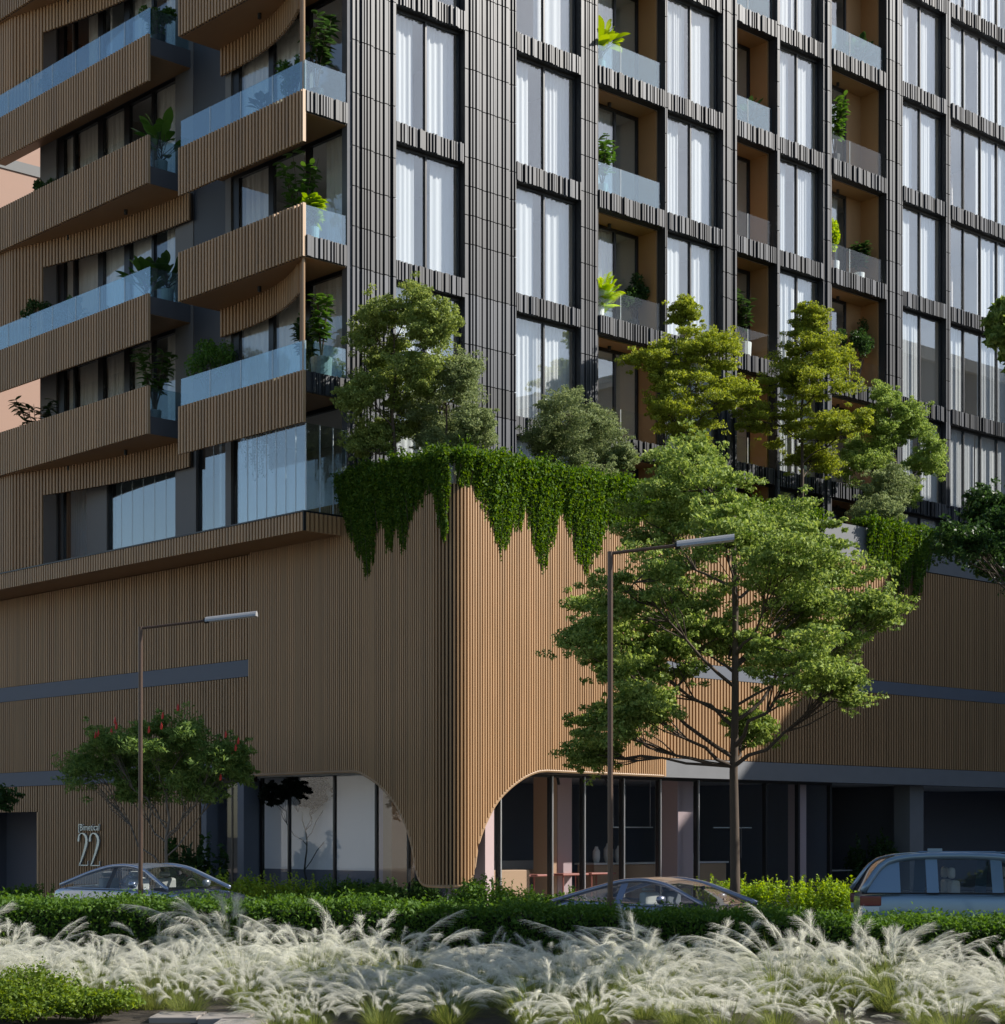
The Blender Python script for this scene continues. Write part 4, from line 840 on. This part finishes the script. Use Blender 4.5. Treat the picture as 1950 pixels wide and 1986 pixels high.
pots = [
 ('bushy plant in black pot at the end of the top left glass balcony', -.62, 7.15, 22.54, 1.35, 'bush', 'leaf_palm', 'black', .55),
 ('leafy bush behind the left glass of the top left balcony', -.6, 13.2, 22.54, 1.15, 'bush', 'leaf_dark', 'black', .6),
 ('small plant by the window of the top left balcony', -.4, 11.9, 22.54, .95, 'broad', 'leaf_dark', 'black', .4),
 ('broad-leaved banana plant in white pot at the slatted balcony end', -.62, 7.05, 19.24, 1.55, 'broad', 'leaf_palm', 'white', .6),
 ('small plant peeking over the slats at the left end below the top balcony', -.8, 12.7, 19.24, 1.35, 'bush', 'leaf_dark', 'black', .4),
 ('dark bush behind the left glass of the middle left balcony', -.6, 13.1, 15.9, 1.2, 'bush', 'leaf_dark', 'black', .6),
 ('small broad-leaved plant beside the window frame on the middle left balcony', -.5, 11.6, 15.9, 1.15, 'broad', 'leaf_dark', 'white', .4),
 ('light green broad-leaved plant behind the right glass of the middle left balcony', -.4, 8.1, 15.9, 1.45, 'broad', 'leaf_palm', 'white', .5),
 ('dark broad-leaved plant in white pot at the middle left balcony end', -.5, 6.95, 15.9, 1.25, 'broad', 'leaf_dark', 'white', .5),
 ('tall leafy plant in white pot at the end of the lowest left balcony', -.62, 7.35, 12.8, 2.0, 'fig', 'leaf_palm', 'white', 1.0),
 ('dense dark leafy clump over the slats of the lowest left balcony', -.8, 13.2, 12.8, 1.75, 'fig', 'leaf_dark', 'black', 1.3),
 ('leafy bush behind the glass of the upper right corner balcony', -.5, 1.5, 19.24, 1.5, 'bush', 'leaf_palm', 'black', .45),
 ('tall dark leafy plant at the corner of the upper right balcony', -.55, .5, 19.24, 2.15, 'fig', 'leaf_dark', 'black', .75),
 ('thin spiky plant in the middle of the upper right balcony glass', -.6, 2.6, 19.24, .95, 'broad', 'leaf_dark', 'black', .3),
 ('large leafy plant above the slatted corner balcony in mid height', -.55, 1.1, 15.9, 2.25, 'fig', 'leaf_palm', 'black', 1.15),
 ('young yellow-green plant in white pot behind the corner glass', -.8, .35, 15.9, 1.15, 'fig', 'leaf_bright', 'white', .3),
 ('big feathery bush behind the glass left end of the lowest corner balcony', -.75, 4.7, 12.75, 1.95, 'bush', 'leaf_palm', 'black', .75),
 ('fiddle-leaf fig in a white pot at the lowest tower corner balcony', -.55, .32, 12.75, 2.05, 'fig', 'leaf_palm', 'white', .5),
 ('dark leafy plant left of the fig at the lowest tower corner balcony', -.5, .95, 12.75, 1.6, 'fig', 'leaf_dark', 'black', .5),
 ('lime broad-leaved plant in the topmost loggia of the first loggia stack', 9.0, .5, 22.56, 1.5, 'broad', 'leaf_lime', 'white', .5),
 ('green leafy plant in the second loggia of the first stack', 9.1, .5, 19.25, 1.7, 'fig', 'leaf_palm', 'white', .8),
 ('lime palm in the third loggia of the first stack', 8.95, .5, 15.91, 1.5, 'palm', 'leaf_lime', 'white', .5),
 ('dark round-headed plant at the right of the third loggia of the first stack', 10.55, .7, 15.91, 1.5, 'topiary', 'leaf_dark', 'black', .55),
 ('small dark plant over the glass in the second loggia stack', 15.35, .6, 22.56, 1.15, 'broad', 'leaf_dark', 'black', .4),
 ('tall dark fig in a large white pot in the second loggia stack', 15.05, .55, 15.91, 2.15, 'fig', 'leaf_dark', 'white', .6),
 ('dark plant in the topmost loggia of the third stack', 20.8, .6, 25.87, 1.25, 'broad', 'leaf_dark', 'black', .5),
 ('tall leafy plant at the left of the second loggia in the third stack', 19.3, .45, 22.56, 2.2, 'fig', 'leaf_palm', 'black', .7),
 ('lime shrub at the left of the third loggia in the third stack', 19.2, .4, 19.25, 1.75, 'bush', 'leaf_lime', 'white', .4),
 ('dark plant in white pot at the right of the third loggia in the third stack', 20.75, .6, 19.25, 1.35, 'fig', 'leaf_dark', 'white', .5),
 ('dark topiary on a thin stem in the lowest visible loggia of the third stack', 20.7, .6, 15.91, 1.95, 'topiary', 'leaf_dark', 'black', .55)]
for i, (lb, u, v, z, h_, kd, lf, pt, sp) in enumerate(pots):
    big = 'large white pot' in lb or 'fiddle' in lb
    potted('potted_plant', lb, u, v, z+.005, h_, kd, lf, pt, 200+i, pr=.26 if big else .17, ph=.5 if big else .36, spread=sp, group='balcony and loggia plants')
# creeper hanging below the lowest corner balcony
rng = np.random.default_rng(300); P = []; cr = thing('hanging_creeper', 'thin dark creeper hanging below the lowest corner balcony before the glass', 'creeper', (-1.0, 2.1, 11.7)); mb = MB()
for i in range(26):
    a = rng.uniform(-.75, .75); L = rng.uniform(.3, 1.1); b = rng.uniform(-.1, .15); zz = np.linspace(0, -L, 22); P.append(np.stack([b+rng.normal(size=22)*.03, a+.05*np.sin(zz*7)+rng.normal(size=22)*.03, zz], 1)); mb.tube([(b, a, .05), (b, a+.03, -L*.5), (b, a, -L)], .005, 4, cap=False)
Vv, Ff = leaf_arrays(np.concatenate(P), .06, rng, .5, up=.1); link('leaves', np_mesh('leaves', Vv, Ff, 'leaf_dark'), cr, 'stuff'); mb.build('stems', 'bark', cr)

# ------------------------------------------------------------------ feather grass
def grass_meshes(seed):
    rng = np.random.default_rng(seed); items = []; lean = rng.random()*6.28
    for i in range(420):
        a = rng.random()*6.28; r = rng.random()**.5*.24; el = rng.uniform(.65, 1.45); d = np.array([math.cos(a)*math.cos(el), math.sin(a)*math.cos(el), math.sin(el)]); sd = np.cross(d, [0, 0, 1]); sd /= np.linalg.norm(sd)
        items.append(((r*math.cos(a), r*math.sin(a), 0), d, sd, rng.uniform(.5, 1.1), .008, rng.uniform(.2, .6), blade_prof))
    VL, FL = strips(items, 5); V1 = []; SV = []; SF = []; nb_ = 0
    npl = int(rng.integers(22, 40)); wind = np.array([math.cos(lean), math.sin(lean), 0])*rng.uniform(.05, .30)
    for i in range(npl):
        a = rng.random()*6.28; r = rng.random()**.5*.16; el = rng.uniform(.85, 1.48); hz = np.array([math.cos(a), math.sin(a), 0]); d = hz*math.cos(el)+np.array([0, 0, math.sin(el)]); L = rng.uniform(.65, 1.3)
        b0 = hz*r; out = hz*rng.uniform(.05, .30)+wind*.8; dr = rng.uniform(.10, .50)
        C = lambda t: b0+np.outer(t*L, d)+np.outer(L*t**3, out)-np.outer(dr*L*t**3.6, [0, 0, 1])
        T = lambda t: (lambda q: q/np.linalg.norm(q, axis=1)[:, None])(d+np.outer(3*t**2, out)-np.outer(3.6*dr*t**2.6, [0, 0, 1]))
        ts = np.linspace(0, 1, 9); cc = C(ts); sd = np.cross(d, [0, 0, 1]); sd /= np.linalg.norm(sd); ww = (.0045*(1-ts*.8))[:, None]
        SV.append(np.stack([cc-sd*ww*.5, cc+sd*ww*.5], 1).reshape(-1, 3)); SF.append(np.array([[nb_+2*q, nb_+2*q+1, nb_+2*q+3, nb_+2*q+2] for q in range(8)])); nb_ += 18
        st_ = rng.uniform(.50, .66); nh = 240; t = rng.uniform(st_, 1.0, nh); c = C(t); tg = T(t)
        rad = rng.normal(size=(nh, 3)); rad -= (rad*tg).sum(1)[:, None]*tg; rad /= np.linalg.norm(rad, axis=1)[:, None]
        env = np.sin(np.pi*np.clip((t-st_+.03)/(1.06-st_), 0.03, .97))**.6
        hl = (.17*env*rng.uniform(.3, 1.2, nh))[:, None]; hd = tg+rad*.36+wind*.3; hd[:, 2] -= .15; hd /= np.linalg.norm(hd, axis=1)[:, None]
        sv = np.cross(hd, rng.normal(size=(nh, 3))); sv /= np.linalg.norm(sv, axis=1)[:, None]
        wv = .0015; e = c+hd*hl; e[:, 2] -= .25*hl[:, 0]
        V1.append(np.stack([c-sv*wv*.5, c+sv*wv*.5, e+sv*wv*.25, e-sv*wv*.25], 1).reshape(-1, 3))
    VS = np.concatenate(SV); FS = np.concatenate(SF); VP = np.concatenate(V1); FP = np.arange(len(VP)).reshape(-1, 4)
    return np_mesh('leaves', np.concatenate([VL, VS]), np.concatenate([FL, FS+len(VL)]), 'blade'), np_mesh('plumes', VP, FP, 'plume')
GM = [grass_meshes(400+i) for i in range(9)]
rng = np.random.default_rng(500); placed = []
tries = 0
while len(placed) < 150 and tries < 6000:
    tries += 1; Y = rng.uniform(18.7, 27.0); X = rng.uniform(-1, 1)*(Y*.2655+.6)
    if X < -3.55 and Y < 21.6: continue
    if X < -2.9 and Y < 20.2: continue
    if -3.7 < X < -2.7 and Y < 21.1: continue
    if math.sin(X*1.25+Y*.95)+math.sin(X*.65-Y*1.7) < -1.05: continue
    if (X > .4 and Y > 25.2) or (X > 3.9 and Y > 24.3) or (X > -1.8 and Y > 26.2): continue
    if any((X-a)**2+(Y-b)**2 < .72**2 for a, b in placed): continue
    placed.append((X, Y))
for i, (X, Y) in enumerate(placed):
    s = float(np.interp(Y, [18.7, 22, 27], [.52, .72, .80]))*(1+.16*(math.sin(X*1.25+Y*.95)+math.sin(X*.65-Y*1.7)))*rng.uniform(.68, 1.25); ml, mp = GM[i % len(GM)]
    o = link('feather_grass', ml); o.location = (*W(X, Y), .03); o.rotation_euler = (0, 0, rng.random()*6.28); o.scale = (s*1.2, s*1.2, s)
    tag(o, 'feathery cream-plumed grass tussock in the foreground bed', 'ornamental grass', 'feather grass tussocks in the foreground bed')
    link('plumes', mp, o, 'stuff')

# ------------------------------------------------------------------ street lamps
def lamp(label, X, Y, H, arm, head):
    o = thing('street_lamp', label, 'street lamp', (*W(X, Y), .03), group='street lamps')
    MB().tube([(0, 0, 0), (0, 0, H-.012)], .041, 12).build('pole', 'bronze', o); MB().tube([(0, 0, 0), (0, 0, 1.1)], .052, 12).build('pole_sleeve', 'bronze', o); MB().box(-.11, .11, -.11, .11, 0, .04).build('base_plate', 'bronze', o)
    d = np.array([RX-.10*FX, RY-.10*FY]); d /= np.linalg.norm(d); tl = .105
    p0 = np.array([0, 0, H-.04]); p1 = np.array([d[0]*arm, d[1]*arm, H-.04+arm*tl]); MB().tube([p0, p1], .026, 8).build('arm', 'bronze', o)
    # shade: a half-round trough
    q = np.array([-d[1], d[0], 0]); rows = []
    for t in (0, 1):
        c = p1+np.array([d[0], d[1], tl])*(head*t-.03); rows.append([c+q*.10*math.cos(a)+np.array([0, 0, .10*math.sin(a)-.03]) for a in np.linspace(math.pi, 0, 9)])
    hd = MB().grid(rows); hd.f.append(tuple(range(9))); hd.f.append(tuple(range(17, 8, -1))); H_ = hd.build('lamp_head', 'lamp_head', o)
    b = [rows[0][0], rows[0][-1], rows[1][-1], rows[1][0]]; mm = MB(); mm.v = [tuple(x+np.array([0, 0, .004])) for x in b]; mm.f = [(3, 2, 1, 0)]; mm.build('diffuser', 'pale', H_)
    MB().tube([p1-np.array([d[0], d[1], tl])*.06, p1+np.array([d[0], d[1], tl])*.02], .055, 8).build('joint', 'black', o)
lamp('bronze street lamp in front of the parked saloon and red-flowering tree', -6.88, 36.0, 6.0, 1.30, .98)
lamp('nearer bronze street lamp rising from the hedge left of the large tree', 1.61, 28.3, 6.28, 1.02, .85)

# ------------------------------------------------------------------ cars
def car(name, label, X, Y, heading, paint, prof, st, wb, wt, belt, splits, glass_to, roof_m=None, seats=(), suv=False, wheels=(1.45, -1.4), wr=.33, z0=-.004):
    d = (math.cos(heading)*RX-math.sin(heading)*FX, math.cos(heading)*RY-math.sin(heading)*FY)
    o = thing(name, label, 'car', (*W(X, Y), z0), rz=math.atan2(d[1], d[0]))
    # body shell lofted through stations: x, zlow, zside, zmid, halfwidth
    rows = []
    for x, zl, zs, zc, w in st:
        half = [(0, zl), (w*.8, zl), (w*.97, zl+.10), (w, zl+(zs-zl)*.45), (w*.985, zs-.10), (w*.955, zs-.03), (w*.90, zs), (w*.5, zs+(zc-zs)*.8), (0, zc)]
        rows.append([(x, y, z) for y, z in half]+[(x, -y, z) for y, z in half[-2:0:-1]])
    b = MB(); k = len(rows[0]); b.v = [p for r in rows for p in r]
    for i in range(len(rows)-1):
        for j in range(k): j2 = (j+1) % k; b.f.append((i*k+j, i*k+j2, (i+1)*k+j2, (i+1)*k+j))
    b.f.append(tuple(range(k-1, -1, -1))); b.f.append(tuple((len(rows)-1)*k+j for j in range(k)))
    body = b.build('body', paint, o, smooth=True); sm = body.modifiers.new('sub', 'SUBSURF'); sm.levels = 2; sm.render_levels = 2
    # greenhouse
    px = np.array([p[0] for p in prof]); pz = np.array([p[1] for p in prof]); tt = np.r_[0, np.cumsum(np.hypot(np.diff(px), np.diff(pz)))]
    ts = np.linspace(0, tt[-1], 49); cx_ = np.interp(ts, tt, px); cz_ = np.interp(ts, tt, pz)
    for _ in range(6): cx_[1:-1] = (cx_[:-2]+2*cx_[1:-1]+cx_[2:])/4; cz_[1:-1] = (cz_[:-2]+2*cz_[1:-1]+cz_[2:])/4
    zr = cz_.max(); hw = lambda z: wb-(wb-wt)*max(0, min(1, (z-belt)/(zr-belt)))
    def over(i0, i1, drop=0.0, crown=.05, c0=-1, c1=1):
        return [[(cx_[i]+(.10*(1-c*c) if i < 16 else (-.06*(1-c*c) if i > 36 else 0)), c*(hw(cz_[i])-.01), cz_[i]+crown*(1-c*c)*min(1, max(.15, (cz_[i]-belt)/(zr-belt)))-drop) for c in np.linspace(c0, c1, 13)] for i in range(i0, i1+1)]
    g0, g1 = glass_to
    MB().grid(over(0, g0)).build('windscreen', 'car_glass', o, smooth=True)
    MB().grid(over(g0, g1)).build('roof', roof_m or paint, o, smooth=True)
    MB().grid(over(g1, 48, c0=-.8, c1=.8)).build('rear_window', 'car_glass', o, smooth=True)
    for c0, c1 in ((-1, -.8), (.8, 1)): MB().grid(over(g1, 48, c0=c0, c1=c1)).build('rear_pillar', paint, o, smooth=True)
    for s in (-1, 1):
        MB().tube([(cx_[i], s*hw(cz_[i]), cz_[i]) for i in range(0, 49, 2)], .042 if not suv else .06, 8).build('roof_rail', paint, o, smooth=True)
        order = np.argsort(cx_); fx = cx_[order]; fz = cz_[order]
        for xa, xb, m_ in splits:
            xx = np.linspace(xa, xb, 14); top = np.maximum(belt+.03, np.interp(xx, fx, fz)-.02); rws = [[(x, s*(hw(z)-.012), z) for z in np.linspace(belt-.02, t_, 5)] for x, t_ in zip(xx, top)]
            MB().grid(rws).build('side_window' if m_ == 'car_glass' else 'pillar', m_ if m_ != 'paint' else paint, o, smooth=True)
        MB().tube([(min(s_[0] for s_ in splits)-.1, s*(wb+.005), belt-.012), (max(s_[1] for s_ in splits), s*(wb+.005), belt-.012)], .013, 6).build('belt_trim', 'steel' if not suv else 'black', o)
        mx = max(s_[1] for s_ in splits)-.25
        mr = MB().lathe([(.01, -.075), (.07, -.06), (.10, 0), (.08, .06), (.01, .075)], n=10).build('door_mirror', paint, o, smooth=True); mr.location = (mx, s*(wb+.14), belt+.09); mr.scale = (.75, 1.15, 1)
        for wx in wheels:
            w = MB().lathe([(wr*.55, -.10), (wr*.93, -.11), (wr, -.07), (wr, .07), (wr*.93, .11), (wr*.55, .10)], n=28).build('wheel', 'rubber', o); w.location = (wx, s*(wb-.06), wr); w.rotation_euler = (math.pi/2, 0, 0)
            MB().lathe([(wr*.1, .09), (wr*.62, .113)], n=10).build('rim', 'steel', w); MB().lathe([(wr*.1, -.09), (wr*.62, -.113)], n=10).build('rim', 'steel', w)
        hl = MB().lathe([(.02, -.10), (.07, -.09), (.075, .0), (.07, .09), (.02, .10)], n=10).build('headlight', 'edge', o, smooth=True); hl.location = (st[-2][0]-.06, s*st[-2][4]*.78, st[-2][2]-.06); hl.rotation_euler = (math.pi/2, 0, .4*s); hl.scale = (1, .6, 1.5)
        if suv:
            MB().box(st[0][0]-.02, st[0][0]+.34, s*(st[1][4]+.012)-.02, s*(st[1][4]+.012)+.02, .86, 1.03).build('tail_light', 'tail', o, bevel=.02)
            MB().box(st[0][0]+.0, st[0][0]+.30, s*(st[1][4]+.03)-.012, s*(st[1][4]+.03)+.012, .76, .85).build('reflector', 'edge', o)
            MB().tube([(-1.35, s*.56, zr+.0), (-1.2, s*.56, zr+.055), (.1, s*.56, zr+.055), (.25, s*.56, zr-.01)], .016, 6).build('roof_bar', paint, o)
        else:
            MB().box(st[0][0]-.01, st[0][0]+.14, s*.45, s*.72, .72, .84).build('tail_light', 'tail', o, bevel=.02)
    MB().box(px.min()+.25, px.max()-.15, -wb*.9, wb*.9, belt-.10, belt-.07).build('cabin_floor', 'cabin', o)
    MB().box(px.max()-.55, px.max()-.12, -wb*.85, wb*.85, belt-.07, belt+.03).build('dashboard', 'cabin', o, bevel=.03)
    for sx, sy, m_ in seats:
        se = MB().box(sx-.09, sx+.07, sy-.24, sy+.24, belt-.3, belt+.20).build('seat', m_, o, bevel=.05); MB().box(sx-.10, sx+.0, sy-.14, sy+.14, belt+.225, min(zr-.14, belt+.42)).build('headrest', m_, se, bevel=.045)
    if suv:
        MB().prism([(-1.15, -.03), (-.9, -.02), (-.9, .02), (-1.15, .03)], zr+.03, zr+.12).build('antenna_fin', paint, o)
    else:
        sw = MB().tube([(px.max()-.62, .38+.17*math.cos(a), belt+.02+.17*math.sin(a)) for a in np.linspace(0, 6.2832, 18)], .014, 6, cap=False).build('steering_wheel', 'cabin', o)
    MB().tube([(cx_[8]-.05, 0, cz_[14]-.10), (cx_[8]-.07, 0, cz_[14]-.03)], .05, 8).build('rear_view_mirror', 'black', o)
    return o
sedan_st = [(-2.45, .38, .80, .84, .62), (-2.38, .30, .93, .97, .80), (-1.9, .24, 1.0, 1.04, .91), (-.9, .20, 1.0, 1.0, .93), (.4, .20, .96, .96, .93), (1.15, .20, .94, 1.0, .92), (1.9, .22, .82, .90, .88), (2.3, .26, .70, .76, .78), (2.42, .32, .58, .62, .60)]
car('parked_saloon', 'blue-grey saloon car parked by the slatted entrance wall', -7.15, 39.3, math.radians(36), 'paint_blue', [(1.20, .98), (.25, 1.38), (-.25, 1.445), (-.75, 1.42), (-1.3, 1.28), (-2.0, 1.02)], sedan_st, .90, .62, .97, [(-1.62, -.62, 'car_glass'), (-.62, -.50, 'cabin'), (-.50, .62, 'car_glass')], (15, 32), seats=[(-.15, .38, 'seat'), (-.15, -.38, 'seat'), (-1.05, .38, 'seat'), (-1.05, -.38, 'seat')])
coupe_st = [(-2.25, .38, .74, .78, .62), (-2.18, .30, .86, .90, .80), (-1.7, .22, .92, .96, .90), (-.8, .18, .90, .90, .92), (.4, .18, .86, .86, .92), (1.1, .18, .83, .90, .91), (1.8, .20, .72, .82, .88), (2.15, .24, .60, .66, .78), (2.25, .3, .5, .54, .60)]
car('sports_coupe', 'low blue-grey coupé with tan roof beside the nearer lamp', 2.98, 33.6, math.radians(37), 'paint_navy', [(1.25, .86), (.35, 1.20), (-.15, 1.28), (-.6, 1.26), (-1.2, 1.10), (-2.0, .86)], coupe_st, .89, .60, .86, [(-1.35, -.62, 'car_glass'), (-.62, -.48, 'paint'), (-.48, .70, 'car_glass')], (16, 31), roof_m='roof_tan', seats=[(-.2, .36, 'seat_dark'), (-.2, -.36, 'seat')], wr=.33)
suv_st = [(-2.38, .42, 1.0, 1.02, .72), (-2.32, .34, 1.06, 1.08, .88), (-1.8, .28, 1.09, 1.10, .95), (-.9, .26, 1.08, 1.08, .96), (.4, .26, 1.07, 1.07, .96), (1.2, .26, 1.06, 1.12, .95), (1.9, .28, 1.0, 1.06, .92), (2.3, .32, .86, .92, .82), (2.4, .4, .7, .74, .66)]
car('large_estate_car', 'slate blue estate car cut by the right edge behind the hedge', 8.55, 32.9, math.radians(5), 'paint_teal', [(1.35, 1.10), (.55, 1.58), (.05, 1.69), (-.7, 1.715), (-1.5, 1.70), (-2.0, 1.62), (-2.12, 1.45), (-2.36, 1.10)], suv_st, .93, .66, 1.09, [(-2.28, -1.72, 'paint'), (-1.72, -1.28, 'car_glass'), (-1.28, -1.08, 'paint'), (-1.08, -.19, 'car_glass'), (-.19, .0, 'paint'), (.0, .72, 'car_glass')], (14, 37), seats=[(-.75, .42, 'seat'), (-.75, -.42, 'seat'), (.25, .42, 'seat'), (.25, -.42, 'seat')], suv=True, wheels=(1.5, -1.45), wr=.37)
